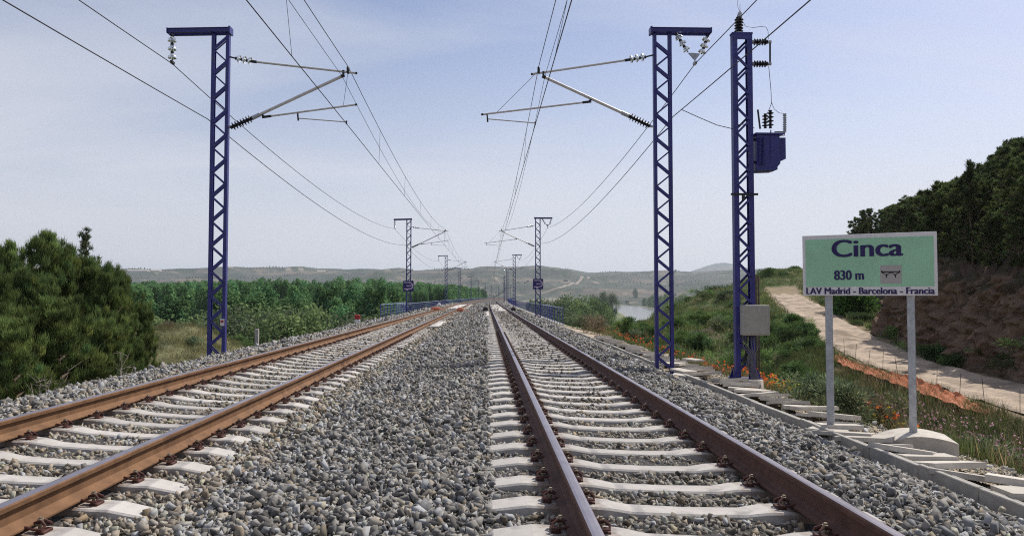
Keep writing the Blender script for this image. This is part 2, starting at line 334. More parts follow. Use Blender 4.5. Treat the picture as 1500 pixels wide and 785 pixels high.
def zone(x, y, z):
    """bare colour of the land: soil, grass, gravel, earth"""
    u = x-curve(y); n = x.shape; C = np.zeros(n+(3,))
    def mix(c, w):
        nonlocal C; w = np.clip(w, 0, 1)[..., None]; C = C*(1-w)+np.array(c)*w
    a1 = nz(x, y, 6, 30); a2 = nz(x, y, 1.7, 31)
    C[:] = (.085, .105, .038)
    mix((.17, .145, .075), sm(-.1, .7, a1*.6+a2*.5))
    s = x-np.interp(y, RY, RX)
    mix((.155, .15, .07), sm(-32, -14, -np.hypot(x+17, y-41))*.8)
    right = (u > 4.6) & (y < 110)
    mix((.40, .325, .235), np.where(right, (1-sm(6.2, 7.0, u+.25*a2))*(1-sm(46, 52, y)), 0))
    mix((.15, .105, .07), np.where(right & (s < -1.2), sm(6.6, 7.4, u)*sm(-.2, .6, a2+.25*a1)*.75*(1-sm(38, 48, y)), 0))
    mix((.27, .20, .125), np.where(right & (np.abs(s) < 2.1+.3*a2) & (y < 73), .8, 0))
    cl = np.where(right & (s > 1.6), sm(1.6, 2.6, s+.4*a2)*(1-sm(58, 76, y)), 0)
    mix((.105, .064, .042), cl)
    mix((.06, .04, .03), cl*sm(-.3, .5, nz(x, z*3, 1.1, 33)+.5*nz(x+y, z*5, .6, 34)))
    mix((.15, .10, .066), cl*sm(.45, .9, nz(y, z*2.5, 1.4, 35)))
    mix((.045, .046, .026), cl*sm(1.6, 3.2, z+.8*a2)*.8)
    r = np.hypot(x, y)
    f = sm(900, 1500, r); b1 = nz(x, y, 420, 40); b2 = nz(x, y, 150, 41); b3 = nz(x, y, 60, 42)
    mix((.085, .12, .045), sm(80, 200, r)*(1-f)*(u*0+1)*np.where(z < -8, 1, .3))
    mix((.16, .17, .07), sm(80, 200, r)*(1-f)*sm(.1, .6, b2)*np.where(z < -8, .8, 0))
    mix((.056, .060, .044), f)
    mix((.042, .055, .028), f*sm(0, .35, b2))
    mix((.21, .155, .115), .55*f*sm(.3, .7, b1*.5+b3*.5+.45*np.sin(z/5.3+b2)))
    mix((.34, .28, .23), .8*f*sm(.8, 1.1, b3*.7+b2*.5))
    mix((.03, .042, .022), f*sm(.25, .6, -b3*.6-b1*.4+.3*np.sin(z/3.1+b1*2)))
    rd = rivdist(x, y)
    mix((.33, .29, .22), sm(150, 260, r)*(1-sm(24, 30, rd))*.6)
    return C
def ground():
    A = np.concatenate([np.linspace(-180, -62, 60)[:-1], np.linspace(-62, 62, 690), np.linspace(62, 180, 60)[1:]])*math.pi/180
    R = [1.2]
    while R[-1] < 8500: R.append(R[-1]*1.0125+.004)
    R = np.array(R); a, r = np.meshgrid(A, R); x = r*np.sin(a); y = r*np.cos(a); z = H(x, y)
    C = zone(x, y, z); nr, na = x.shape
    V = np.stack([x, y, z], -1).reshape(-1, 3)
    V = np.vstack([V, [[0, 0, -1.05]]])
    i = np.arange(nr-1)[:, None]*na; j = np.arange(na-1)[None]
    q = np.stack([i+j, i+j+1, i+na+j+1, i+na+j], -1).reshape(-1, 4)[:, ::-1]
    return npmesh('ground', V[:-1], q, M['ground'], col=C.reshape(-1, 3), smooth=True)
tag(link('ground', ground()), kind='structure')
# river
w = RIV; seg = []
pts = []
for a, b in zip(w[:-1], w[1:]):
    for k in range(8): pts.append(a+(b-a)*k/8)
pts = np.array(pts+[w[-1]]); tn = np.gradient(pts, axis=0); tn /= np.linalg.norm(tn, axis=1)[:, None]; nn = np.stack([-tn[:, 1], tn[:, 0]], 1)
Lp, Rp = pts+nn*26, pts-nn*26
V = np.vstack([np.c_[Lp, np.full(len(Lp), -14.6)], np.c_[Rp, np.full(len(Rp), -14.6)]]); k = np.arange(len(pts)-1); n_ = len(pts)
tag(link('river', npmesh('river', V, np.stack([k, k+1, n_+k+1, n_+k], 1)[:, ::-1], M['water'])), kind='structure')
# earth cliff beside the road
yy = np.arange(9, 46, .085); vv = np.linspace(0, 1, 64); gy, gv = np.meshgrid(yy, vv, indexing='ij')
zr_ = np.interp(gy, RY, RZ); hh = 3.5+.35*nz(gy, gy*0, 7, 70); gz = zr_-.25+gv*hh
sb = .25+3.6*sm(33.5, 37, gy)*(1-.5*sm(48, 58, gy))+.35*nz(gy*0, gy, 6, 4)
rough = .24*nz(gy, gz*1.3, 3.2, 71)+.12*nz(gy*1.3, gz*2.2, 1.1, 72)+.08*nz(gy, gz, .42, 73)+.07*nz(gy, gz, .2, 74)+.09*np.sign(nz(gy*.4, gz*3.2, 1.2, 75))*np.abs(nz(gy*.4, gz*3.2, 1.2, 75))**.5
gx = np.interp(gy, RY, RX)+1.4+sb+.10+1.25*gv**1.25+1.1*np.clip(gv-.85, 0, 1)**1*6*.4+rough*np.clip(gv*5, .15, 1)-.25*(1-gv)**6
gz = gz+.10*nz(gy*2, gv*6, 1.3, 76)
a1, a2, a3 = nz(gy, gz*2.5, 1.6, 77), nz(gy, gz*3, .5, 78), nz(gy*.3, gz*4, 1.0, 79)
C = np.zeros(gy.shape+(3,)); C[:] = (.165, .108, .072)
for c_, w_ in (((.095, .06, .042), sm(.1, .6, a1)*.8), ((.23, .15, .10), sm(.4, .9, a3)*.8), ((.20, .13, .09), sm(.4, .8, a2)*.7), ((.045, .045, .024), sm(.72, .95, gv+.16*a1)*.8), ((.05, .05, .028), sm(.12, .0, gv+.06*a1)*.8)):
    C = C*(1-w_[..., None])+np.array(c_)*w_[..., None]
na = len(vv); i = np.arange(len(yy)-1)[:, None]*na; j = np.arange(na-1)[None]
tag(link('cliff', npmesh('cliff', np.stack([gx, gy, gz], -1).reshape(-1, 3), np.stack([i+j, i+na+j, i+na+j+1, i+j+1], -1).reshape(-1, 4)[:, ::-1], M['ground'], col=C.reshape(-1, 3))), kind='structure')
# dirt road
ys = np.concatenate([np.arange(-5, 73, .22)]); s_ = np.linspace(-1.25, 1.25, 21)
gy, gs = np.meshgrid(ys, s_, indexing='ij')
gx = np.interp(gy, RY, RX)+gs*(1+.08*nz(gy, gs, 5, 50)); gz = np.interp(gy, RY, RZ) + (-.055*np.exp(-((np.abs(gs+.1*nz(gy, gs*0, 4, 52))-.62)/.2)**2)) + .035*nz(gx, gy, 1.3, 51)+.015*nz(gx, gy, .5, 53) - .05*(np.abs(gs) > 1.15) + .03
V = np.stack([gx, gy, gz], -1).reshape(-1, 3); na = 21
i = np.arange(len(ys)-1)[:, None]*na; j = np.arange(na-1)[None]
tag(link('dirt_road', npmesh('dirt_road', V, np.stack([i+j, i+j+1, i+na+j+1, i+na+j], -1).reshape(-1, 4), M['road'], smooth=True)), kind='structure')
# ------------------------------------------------------------------ track
LC, RC = -3.507, 1.282           # track centres
def bed_z(x, y):
    prof = np.array([(-7.2, -1.02), (-6.9, -.92), (-5.85, -.17), (-5.3, -.13), (-4.8, -.17), (-4.3, -.20), (-2.75, -.30), (-2.2, -.335), (-1.9, -.32), (-1.1, -.24), (-.3, -.20), (.0, -.215), (.5, -.232), (2.0, -.282), (2.55, -.295), (3.1, -.30), (4.3, -.74), (4.6, -.82), (4.7, -.95)])
    return np.interp(x-curve(y), prof[:, 0], prof[:, 1])
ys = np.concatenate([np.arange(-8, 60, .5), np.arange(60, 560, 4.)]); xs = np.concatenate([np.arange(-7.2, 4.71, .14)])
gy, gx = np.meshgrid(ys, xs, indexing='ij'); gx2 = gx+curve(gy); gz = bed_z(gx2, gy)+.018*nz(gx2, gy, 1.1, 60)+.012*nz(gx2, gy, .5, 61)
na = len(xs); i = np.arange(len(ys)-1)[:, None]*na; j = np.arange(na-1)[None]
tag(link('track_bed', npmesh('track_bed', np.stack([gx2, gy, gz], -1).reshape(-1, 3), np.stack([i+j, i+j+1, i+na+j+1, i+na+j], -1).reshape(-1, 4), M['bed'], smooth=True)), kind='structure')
SL_R = 4.22+.6*np.arange(-3, 160)     # sleeper stations
SL_L = 4.02+.6*np.arange(-1, 160)
# ballast stones
def stones(n, y0, y1, size, lib=60, nv=7, x0=-7.0, x1=4.55, tan=False):
    from itertools import product
    import bmesh
    shapes = []
    r = np.random.default_rng(5)
    for k in range(lib):
        if k % 3 == 0: p = r.normal(size=(nv, 3)); p /= np.linalg.norm(p, axis=1)[:, None]; p *= r.uniform(.6, 1.2, (nv, 1))
        else: p = np.array([(a, b, c) for a in (-1, 1) for b in (-1, 1) for c in (-1, 1)])*r.uniform(.35, 1.0, (8, 3))*.85
        p = p*np.array([r.uniform(1.0, 1.9), r.uniform(.65, 1.1), r.uniform(.38, .85)])
        bm = bmesh.new()
        for q in p: bm.verts.new(q)
        bmesh.ops.convex_hull(bm, input=bm.verts); bm.verts.index_update()
        bmesh.ops.delete(bm, geom=[v for v in bm.verts if not v.link_faces], context='VERTS'); bm.verts.index_update()
        bmesh.ops.triangulate(bm, faces=bm.faces[:])
        shapes.append((np.array([v.co[:] for v in bm.verts]), np.array([[v.index for v in f.verts] for f in bm.faces]))); bm.free()
    y = y0+(y1-y0)*RNG.random(n); x = RNG.uniform(x0, x1, n)+curve(y)
    vis = np.abs(x) < .86*y+1.5
    x, y = x[vis], y[vis]; u = x-curve(y)
    # keep off sleepers and rails
    keep = np.ones(len(x), bool)
    for c, st in ((LC, SL_L), (RC, SL_R)):
        on = np.abs(u-c) < 1.22; dd = np.abs((y-st[0]+.3) % .6-.3); keep &= ~(on & (dd < .125+.25*size) & (RNG.random(len(x)) > .012))
        for g in (-.7535, .7535): keep &= ~(np.abs(u-c-g) < .06+.4*size)
        lowcrib = on & (np.abs(np.abs(u-c)-.7535) < .22)
    x, y, u = x[keep], y[keep], u[keep]; n = len(x)
    sc = size*RNG.lognormal(0, .30, n)*.5; sc = np.clip(sc, .24*size, .95*size); sc[RNG.random(n) < .05] *= 1.2; sc = np.where(np.minimum(np.abs(u-LC), np.abs(u-RC)) < 1.2, np.minimum(sc, .62*size), sc)
    z = bed_z(x, y)+.018*nz(x, y, 1.1, 60)+.012*nz(x, y, .5, 61)+RNG.uniform(-.7, .95, n)*sc
    if tan: z = H(x, y)+RNG.uniform(-.2, .5, n)*sc
    for c, st in ((LC, SL_L), (RC, SL_R)):
        z -= np.where(np.abs(u-c) < 1.2, .012, 0)
    base = np.array([.36, .30, .22]) if tan else np.array([.200, .188, .171]); col = base*RNG.lognormal(0, .46, (n, 1))
    tanm = RNG.random(n) < .12; col[tanm] *= np.array([1.12, 1.0, .82]); lt = RNG.random(n) < .10; col[lt] *= 1.35; bl = RNG.random(n) < .2; col[bl] *= np.array([.86, .91, 1.0])
    inl = np.abs(u-LC) < 1.6; col[inl] *= np.array([1.18, 1.08, .95]); inr = np.abs(u-RC) < 1.0; col[inr] *= np.array([1.05, 1.0, .92])
    left = u < -1.6; col[left] *= 1.14; col = np.clip(col, .025, .34)
    for c in (LC, RC):
        for g in (-.7535, .7535):
            rs_ = np.exp(-((u-c-g)/.16)**2)[:, None]*.5; col = col*(1-rs_)+col*np.array([1.0, .74, .54])*rs_
    sid = RNG.integers(0, lib, n); Vs, Fs, Cs = [], [], []; off = 0
    for k in range(lib):
        m_ = np.where(sid == k)[0]
        if not len(m_): continue
        sv, sf = shapes[k]; c = len(m_)
        yaw = RNG.uniform(0, 6.283, c); pit = RNG.normal(0, .8, c); rol = RNG.normal(0, .8, c)
        cy, sy, cp, sp, cr_, sr = np.cos(yaw), np.sin(yaw), np.cos(pit), np.sin(pit), np.cos(rol), np.sin(rol)
        Rm = np.stack([np.stack([cy*cp, cy*sp*sr-sy*cr_, cy*sp*cr_+sy*sr], -1), np.stack([sy*cp, sy*sp*sr+cy*cr_, sy*sp*cr_-cy*sr], -1), np.stack([-sp, cp*sr, cp*cr_], -1)], 1)
        vv = np.einsum('nij,vj->nvi', Rm, sv)*sc[m_][:, None, None]+np.stack([x[m_], y[m_], z[m_]], -1)[:, None]
        Vs.append(vv.reshape(-1, 3)); Fs.append((sf[None]+(np.arange(c)*len(sv))[:, None, None]+off).reshape(-1, 3)); Cs.append(np.repeat(col[m_], len(sf), 0)); off += c*len(sv)
    return np.vstack(Vs), np.vstack(Fs), np.vstack(Cs)
VV, FF, CC = [], [], []; off = 0
for a in ((105000, 2.6, 8, .048), (115000, 8, 16, .053), (80000, 16, 32, .070), (42000, 32, 62, .11), (26000, 62, 130, .17)):
    v, f, c = stones(*a); VV.append(v); FF.append(f+off); CC.append(c); off += len(v)
tag(link('ballast_stones', npmesh('ballast_stones', np.vstack(VV), np.vstack(FF), M['stone'], col=np.vstack(CC))), kind='stuff', label='grey broken stone ballast spread under and between the two tracks', cat='ballast')
v, f, c = stones(15000, 4, 30, .034, x0=4.8, x1=6.9, tan=True); tag(link('verge_gravel', npmesh('verge_gravel', v, f, M['stone'], col=c)), 'fine tan gravel on the verge beside the kerb', 'gravel', kind='stuff')
v, f, c = stones(500, 4, 30, .085, x0=4.8, x1=6.7, tan=True); tag(link('verge_pebbles', npmesh('verge_pebbles', v, f, M['stone'], col=c)), 'scattered tan pebbles on the verge beside the kerb', 'pebbles', kind='stuff')
# sleepers and fastenings
def sleeper_mesh():
    st = [(-1.263, -.050, .10), (-1.235, -.030, .115), (-1.02, .002, .125), (-.88, .0, .125), (-.62, .006, .125), (-.50, -.002, .115), (-.36, -.024, .100), (0, -.030, .096)]
    st = st+[(-a, b, c) for a, b, c in st[-2::-1]]
    V = []; 
    for xx, zt, hw in st:
        V += [(xx, -hw-.010, -.20), (xx, -hw, zt-.012), (xx, -hw+.014, zt), (xx, hw-.014, zt), (xx, hw, zt-.012), (xx, hw+.010, -.20)]
    n = 6; mb = MB(); fs = []
    for i in range(len(st)-1):
        for k in range(5): fs.append((i*n+k, i*n+k+1, (i+1)*n+k+1, (i+1)*n+k)[::-1])
    fs += [tuple(range(6)), tuple((len(st)-1)*n+k for k in range(6))[::-1]]
    mb.add(V, fs); return mb.mesh('sleeper', M['sleeper'])
SLM = sleeper_mesh()
# spring clip: W-shaped bar on one side of a rail (local x away from the rail)
cb = MB()
for sgn in (-1, 1):
    cb.tube([(.012, sgn*.012, .052), (.055, sgn*.016, .066), (.085, sgn*.030, .050), (.082, sgn*.055, .032), (.045, sgn*.068, .034), (.005, sgn*.066, .040), (-.018, sgn*.05, .037), (-.02, sgn*.03, .034)], .0085, 6)
cb.box((.065, 0, .008), (.055, .10, .02), bev=.004)
CLM = cb.mesh('rail_clip', M['clip'])
bb = MB(); bb.lathe((.04, 0, .012), (.04, 0, .088), [(0, .011), (.45, .011), (.46, .028), (.55, .028), (.56, .0205), (.86, .0205), (.88, .012), (1, .011)], 6); BOM = bb.mesh('bolt', M['bolt'])
def cantz(c, dx_, left): return (-.046+.054)/2-.2-dx_*.1/1.5 if left else -.2-dx_*.06/1.507
for left, c, st, nm, lab in ((True, LC, SL_L, 'left', 'pale concrete sleeper under the orange rusty rails of the left track'), (False, RC, SL_R, 'right', 'pale concrete sleeper under the dark rails of the right track')):
    ang = -math.atan(.1/1.5) if left else -math.atan(.06/1.507)
    for k, yy in enumerate(st[:150]):
        o = link('concrete_sleeper', SLM); o.location = (c+float(curve(yy)), yy+random.uniform(-.012, .012), cantz(c, 0, left)+random.uniform(-.004, .004)); o.rotation_euler = (0, -ang if False else -ang*-1*-1, random.uniform(-.006, .006))
        o.rotation_euler[1] = math.atan(.1/1.5) if left else math.atan(.06/1.507)
        tag(o, lab, 'railway sleeper', 'concrete sleepers of the %s track' % nm)
        if yy < 27:
            for g in (-.7535, .7535):
                for sg in (-1, 1):
                    cl = link('rail_clip', CLM, o); cl.location = (g+sg*.075, 0, .0); cl.rotation_euler = (0, 0, 0 if sg > 0 else math.pi)
                    if yy < 20:
                        b_ = link('bolt', BOM, cl)
# rails
PRO = [(-.075, 0), (.075, 0), (.075, .011), (.03, .026), (.0095, .045), (.0085, .118), (.034, .133), (.036, .160), (.030, .169), (.014, .172), (-.014, .172), (-.030, .169), (-.036, .160), (-.034, .133), (-.0085, .118), (-.0095, .045), (-.03, .026), (-.075, .011)]
def rail(x0, ztop, tilt, mside, lab):
    yy = np.concatenate([np.arange(-4, 60, 2.), np.arange(60, 560, 6.)]); n = len(PRO); V = []; ca, sa = math.cos(tilt), math.sin(tilt)
    for y_ in yy:
        cx = float(curve(y_))
        for a, b in PRO: V.append((x0+cx+a*ca+(b-.172)*sa, y_, ztop+(b-.172)*ca-a*sa))
    mb = MB(); L = len(yy)
    for k in range(n):
        mb.f += [(i*n+k, (i+1)*n+k, (i+1)*n+(k+1) % n, i*n+(k+1) % n) for i in range(L-1)]
        mb.m += [1 if k in (8, 9, 10) else 0]*(L-1); mb.sm += [False]*(L-1)
    mb.v = V; mb.f += [tuple(range(n))]; mb.m += [0]; mb.sm += [False]
    o = mb.build('steel_rail', [mside, M['head']]); tag(o, lab, 'rail', 'rails of the two tracks')
tl, tr_ = math.atan(.1/1.5), math.atan(.06/1.507)
rail(LC-.7535, .054, tl, M['rust'], 'outer orange rusty rail of the left track, beside the ballast shoulder and pines')
rail(LC+.7535, -.046, tl, M['rust'], 'inner orange rusty rail of the left track, next to the wide ballast strip')
rail(RC-.7535, .030, tr_, M['rust_shaded'], 'inner dark rail of the right track, next to the wide ballast strip')
rail(RC+.7535, -.030, tr_, M['rust_shaded'], 'outer dark rail of the right track, on the side of the place-name sign')
# viaduct
via = empty('viaduct', (0, 52, -1.0)); tag(via, 'long concrete railway viaduct carrying both tracks with blue railings across the river plain', 'viaduct')
mb = MB(); yy = np.arange(52, 560, 8.)
V = []
for y_ in yy:
    cx = float(curve(y_)); V += [(cx+a, y_-52, b) for a, b in ((-8.6, 0), (-8.6, .12), (-8.2, .12), (-8.2, .02), (5.3, .02), (5.3, .12), (5.7, .12), (5.7, 0), (2.5, -.6), (1.5, -3), (-4.5, -3), (-5.5, -.6))]
n = 12; mb.v = V
for i in range(len(yy)-1):
    for k in range(n): mb.f.append((i*n+k, (i+1)*n+k, (i+1)*n+(k+1) % n, i*n+(k+1) % n)); mb.m.append(0); mb.sm.append(False)
mb.f += [tuple(range(n))]; mb.m += [0]; mb.sm += [False]
mb.build('deck', M['concg'], via)
for y_ in range(90, 560, 50):
    cx = float(curve(y_)); g = -16
    b_ = MB(); b_.box((cx-1.5, y_-52, (g+1-3)/2), (5.5, 2.2, -3-(g+1)+1), bev=.3); b_.build('pier', M['concg'], via)
# blue railings
def railing(y0, y1, xo, zb, lab, step=2.0):
    x0 = xo+float(curve(y0)); r_ = empty('viaduct_railing', (x0, y0, zb)); tag(r_, lab, 'railing')
    yy = np.arange(y0, y1+.01, step)
    def path(h): return [(xo+float(curve(v))-x0, v-y0, h) for v in np.unique(np.concatenate([np.arange(y0, y1, 8.), [y1]]))]
    a = MB(); a.tube(path(1.12), .035, 6); a.build('top_rail', M['rail_pale'], r_)
    for h in (.12, .38, .63, .88):
        a = MB(); a.tube(path(h), .018, 6); a.build('lower_rail', M['rail_blue'], r_)
    pm = MB(); pm.box((0, 0, .56), (.05, .08, 1.12)); pm.box((0, 0, .01), (.14, .16, .02)); pmesh = pm.mesh('post', M['rail_blue'])
    for k, v in enumerate(yy[:70]):
        o = link('post', pmesh, r_); o.location = (xo+float(curve(v))-x0, v-y0, 0)
    if len(yy) > 70:
        a = MB()
        for v in yy[70:]: a.box((xo+float(curve(v))-x0, v-y0, .56), (.05, .08, 1.12))
        o = a.build('far_posts', M['rail_blue'], r_); o['kind'] = 'stuff'
railing(58, 76, -8.05, -.62, 'short blue railing at the near left end of the viaduct, before the long one')
railing(74, 500, -8.75, -.80, 'long blue railing along the left edge of the viaduct deck')
railing(49, 66, 5.05, -.75, 'short blue railing at the near right end of the viaduct, beside the bushes')
railing(64, 500, 5.6, -.80, 'long blue railing along the right edge of the viaduct deck')
# ------------------------------------------------------------------ catenary masts
D1 = 18.4
def zig(mb, xl, xr_, z0, z1, y, step, flip, w, phase=0):
    z = z0+phase; k = 0
    while z+step < z1+.01:
        a, b = (xl, xr_) if (k % 2 == 0) ^ flip else (xr_, xl)
        wd = w[0] if (k % 2 == 0) else w[1]
        mb.bar((a, y, z), (b, y, z+step), wd, .012, up=(0, 1, 0)); z += step; k += 1
def channel(x, y, z0, z1, w, d, s_, t=.012):
    """C-channel leg open towards s_"""
    mb = MB(); h = z1-z0; zc = (z0+z1)/2
    mb.box((x-s_*(w/2-t/2), y, zc), (t, d, h)); mb.box((x+s_*t/2, y-d/2+t/2, zc), (w-t, t, h)); mb.box((x+s_*t/2, y+d/2-t/2, zc), (w-t, t, h)); return mb
def ribbed(p0, p1, r0, r1, n):
    prof = [(0, r0*1.0)]
    for k in range(n): t0 = .06+.88*k/n; w_ = .88/n; prof += [(t0, r0*.7), (t0+w_*.3, r0*.75), (t0+w_*.5, r1), (t0+w_*.62, r1*.96), (t0+w_*.8, r0*.75)]
    return MB().lathe(p0, p1, prof+[(1, r0)], 12)
def discs(p0, p1, n, r):
    """string of glass discs: returns glass MB and iron MB"""
    g, m_ = MB(), MB(); p0, p1 = Vector(p0), Vector(p1); d = p1-p0
    m_.tube([p0, p1], .014, 6)
    for k in range(n):
        a = p0+d*((k+.5)/n-.13); b = p0+d*((k+.5)/n+.1)
        g.lathe(a, b, [(0, .035), (.15, r*.55), (.45, r*.9), (.75, r), (.8, r*.97), (.7, r*.82), (.6, r*.5), (1, .03)], 14)
        m_.lathe(p0+d*((k+.5)/n-.24), p0+d*((k+.5)/n-.1), [(0, .02), (.2, .038), (.9, .042), (1, .03)], 10)
    return g, m_
def build_mast(side):
    s = side
    Q = lambda x, y: P(x, y, D1)
    if s > 0:
        xl, xr_ = Q(958, 300).x, Q(985, 300).x; zt = Q(970, 47).z
        ba, bb_ = Q(953, 46), Q(1040, 47)
    else:
        xl, xr_ = Q(307.5, 300).x, Q(333.5, 300).x; zt = Q(320, 47).z
        ba, bb_ = Q(248, 47.5), Q(338, 46)
    root = empty('catenary_mast', ((xl+xr_)/2, D1, -1.0)); off = root.location.copy()
    wl = .080; dp = .12; cx = 0
    hw = (xr_-xl)/2; h = zt+1.0
    channel(-hw+wl/2, 0, .22, h, wl, dp, 1).build('leg', M['blue'], root); channel(hw-wl/2, 0, .22, h, wl, dp, -1).build('leg', M['blue'], root)
    z_ = MB(); zig(z_, -hw+wl*.6, hw-wl*.6, .35, h-.08, -dp/2-.004, .30, s > 0, (.075, .035)); zig(z_, -hw+wl*.6, hw-wl*.6, .35, h-.08, dp/2+.004, .30, s > 0, (.03, .03))
    z_.build('bracing', M['blue'], root)
    t = MB(); t.box((0, 0, .11), (.62, .5, .24), bev=.03); t.build('footing', M['concg'], root)
    t = MB()
    for e in (-1, 1): t.prism([(0, 0), (e*.12, 0), (0, .2)], (e*hw, -.1, .23), (1, 0, 0), (0, 0, 1), (0, 1, 0), .012); t.prism([(0, 0), (e*.12, 0), (0, .2)], (e*hw, .088, .23), (1, 0, 0), (0, 0, 1), (0, 1, 0), .012)
    t.box((0, 0, .237), (hw*2+.26, .34, .02)); t.build('base_plate', M['blue'], root)
    # top beam: two channels back to back and an end plate
    t = MB(); a, b = ba-off, bb_-off
    for yy in (-.105, .105): t.bar((a.x, yy, a.z), (b.x, yy, b.z), .035, .105, up=(0, 0, 1)); t.bar((a.x, yy, a.z+.050), (b.x, yy, b.z+.050), .075, .012, up=(0, 0, 1)); t.bar((a.x, yy, a.z-.050), (b.x, yy, b.z-.050), .075, .012, up=(0, 0, 1))
    e = b if s > 0 else a; t.box((e.x, 0, e.z), (.02, .3, .13)); e2 = a if s > 0 else b; t.box((e2.x, 0, e2.z), (.04, .26, .17))
    t.build('top_beam', M['blue'], root)
    def L(x, y): return Q(x, y)-off
    def hang(p0, p1, n):
        g, m_ = discs(p0, p1, n, .105); io = g.build('insulator_string', M['glass'], root); m_.build('fittings', M['dark'], io)
    if s < 0:
        b_ = MB(); b_.box(L(327, 472)-Vector((0, .075, 0)), (.10, .01, .17), bev=.003); np_ = b_.build('number_plate', M['white'], root); b_ = MB(); b_.box(L(327, 470.5)-Vector((0, .082, 0)), (.07, .006, .05)); b_.build('mark', M['red'], np_)
        hang(L(252, 53), L(252.5, 90), 3); c_ = MB(); c_.box(L(252.5, 92), (.07, .16, .08), bev=.015); c_.build('wire_clamp', M['dark'], root)
        T = dict(a=(334, 83), g0=(346, 86), g1=(370, 90.5), e=(522, 107.5), d0=(334, 187), i0=(338, 187), i1=(370, 173), d1=(503, 111), r0=(384, 172), r1=(522, 153.5), p0=(436, 166), p1=(437, 177), s0=(437, 173.5), s1=(507.5, 179), m=(510, 101), rw=(304, 175), x0=(383, 168))
    else:
        hang(L(991, 51), L(1008, 77), 3); hang(L(1036, 54), L(1027.5, 80), 3)
        c_ = MB(); c_.prism([(0, 0), (.165, .0), (.3, -.02), (.17, -.2)], L(1007.5, 78)-Vector((0, .01, 0)), (1.05, 0, 0), (0, 0, 1), (0, 1, 0), .02); c_.box(L(1018, 93), (.08, .16, .08), bev=.015); c_.build('wire_clamp', M['steel'], root)
        T = dict(a=(957, 81), g0=(945, 84), g1=(921, 88), e=(779, 109), d0=(956, 186), i0=(952, 185), i1=(921, 170), d1=(796, 112.5), r0=(866, 149), r1=(706, 168), p0=(713.5, 168), p1=(714.5, 179), s0=(714, 174.5), s1=(784, 180.5), m=(789, 101), rw=(986, 171), x0=(866, 146))
    T = {k: L(*v) for k, v in T.items()}
    def tube(nm, p, q, r, mt='tube', n=10): return MB().tube([p, q], r, n).build(nm, M[mt], root)
    g, m_ = discs(T['g0'], T['g1'], 3, .10); io = g.build('tie_insulator', M['glass'], root); m_.tube([T['a'], T['g0']], .02, 6); m_.build('fittings', M['dark'], io)
    dirn = (T['e']-T['g1']).normalized()
    to = tube('top_tube', T['g1'], T['e'], .026); c_ = MB(); c_.tube([T['g1']-dirn*.08, T['g1']+dirn*.1], .036, 8); c_.tube([T['e']-dirn*.02, T['e']+dirn*.02], .031, 8); c_.build('end_cap', M['dark'], to)
    ri = ribbed(T['i0'], T['i1'], .055, .10, 7).build('post_insulator', M['rubber'], root)
    dd = (T['d1']-T['i1']).normalized(); c_ = MB(); c_.tube([T['d0'], T['i0']+dd*.03], .03, 8); c_.tube([T['i1']-dd*.02, T['i1']+dd*.2], .05, 10); c_.build('fittings', M['steel'], ri)
    do = tube('diagonal_tube', T['i1']+dd*.1, T['d1'], .037); c_ = MB(); c_.tube([T['d1']-dd*.06, T['d1']+dd*.03], .045, 8); c_.bar(T['d1'], T['d1']+Vector((0, 0, .13)), .05, .05); c_.box(T['m']-Vector((0, 0, .04)), (.06, .12, .16), bev=.012); c_.build('tube_clamp', M['dark'], do)
    rd = (T['r1']-T['r0']).normalized()
    ro = tube('registration_tube', T['r0']+rd*.1, T['r1'], .023); c_ = MB(); c_.tube([T['r0'], T['r0']+rd*.22], .032, 8); c_.bar(T['x0'], T['r0']+rd*.06, .05, .05); c_.tube([T['r1']-rd*.03, T['r1']+rd*.02], .028, 8); c_.bar(T['p0'], T['p1'], .035, .04); c_.tube([T['p1'], T['s0']+Vector((0, 0, 0))], .02, 6); c_.build('drop_bracket', M['dark'], ro)
    sa_ = tube('steady_arm', T['s0'], T['s1'], .014, 'tube', 8); c_ = MB(); c_.bar(T['s1']+Vector((0, 0, .03)), T['s1']-Vector((0, 0, .05)), .03, .05); c_.build('wire_clip', M['dark'], sa_)
    MB().tube([T['m']-Vector((0, 0, .05)), T['r0']+(T['r1']-T['r0'])*(.86 if s < 0 else .87)], .005, 4).build('suspension_wire', M['wire'], root)
    return root, T, off
ML, TL, OL = build_mast(-1); MR, TR, OR = build_mast(1)
STN = [D1, 63.3, 120, 171, 248, 310, 376, 440, 505]
tag(ML, 'near tall blue lattice mast on the left, single glass insulator string on its beam', 'catenary mast', 'catenary masts along the line')
tag(MR, 'near tall blue lattice mast on the right, V of glass insulators under its top beam', 'catenary mast', 'catenary masts along the line')
names = ['', 'blue lattice mast carrying the %s logo plate', 'third blue lattice mast from the camera along the %s track', 'fourth blue lattice mast from the camera along the %s track']
for (m_, sd_) in ((ML, 'left'), (MR, 'right')):
    for k, y_ in enumerate(STN[1:], 1):
        o = copy_tree(m_, None, (m_.location.x+float(curve(y_)), y_, -1.0))
        o['label'] = (names[k] % sd_) if k < 4 else 'small far blue mast standing on the viaduct beyond, %s side of the line' % sd_
        o['group'] = 'catenary masts along the line'
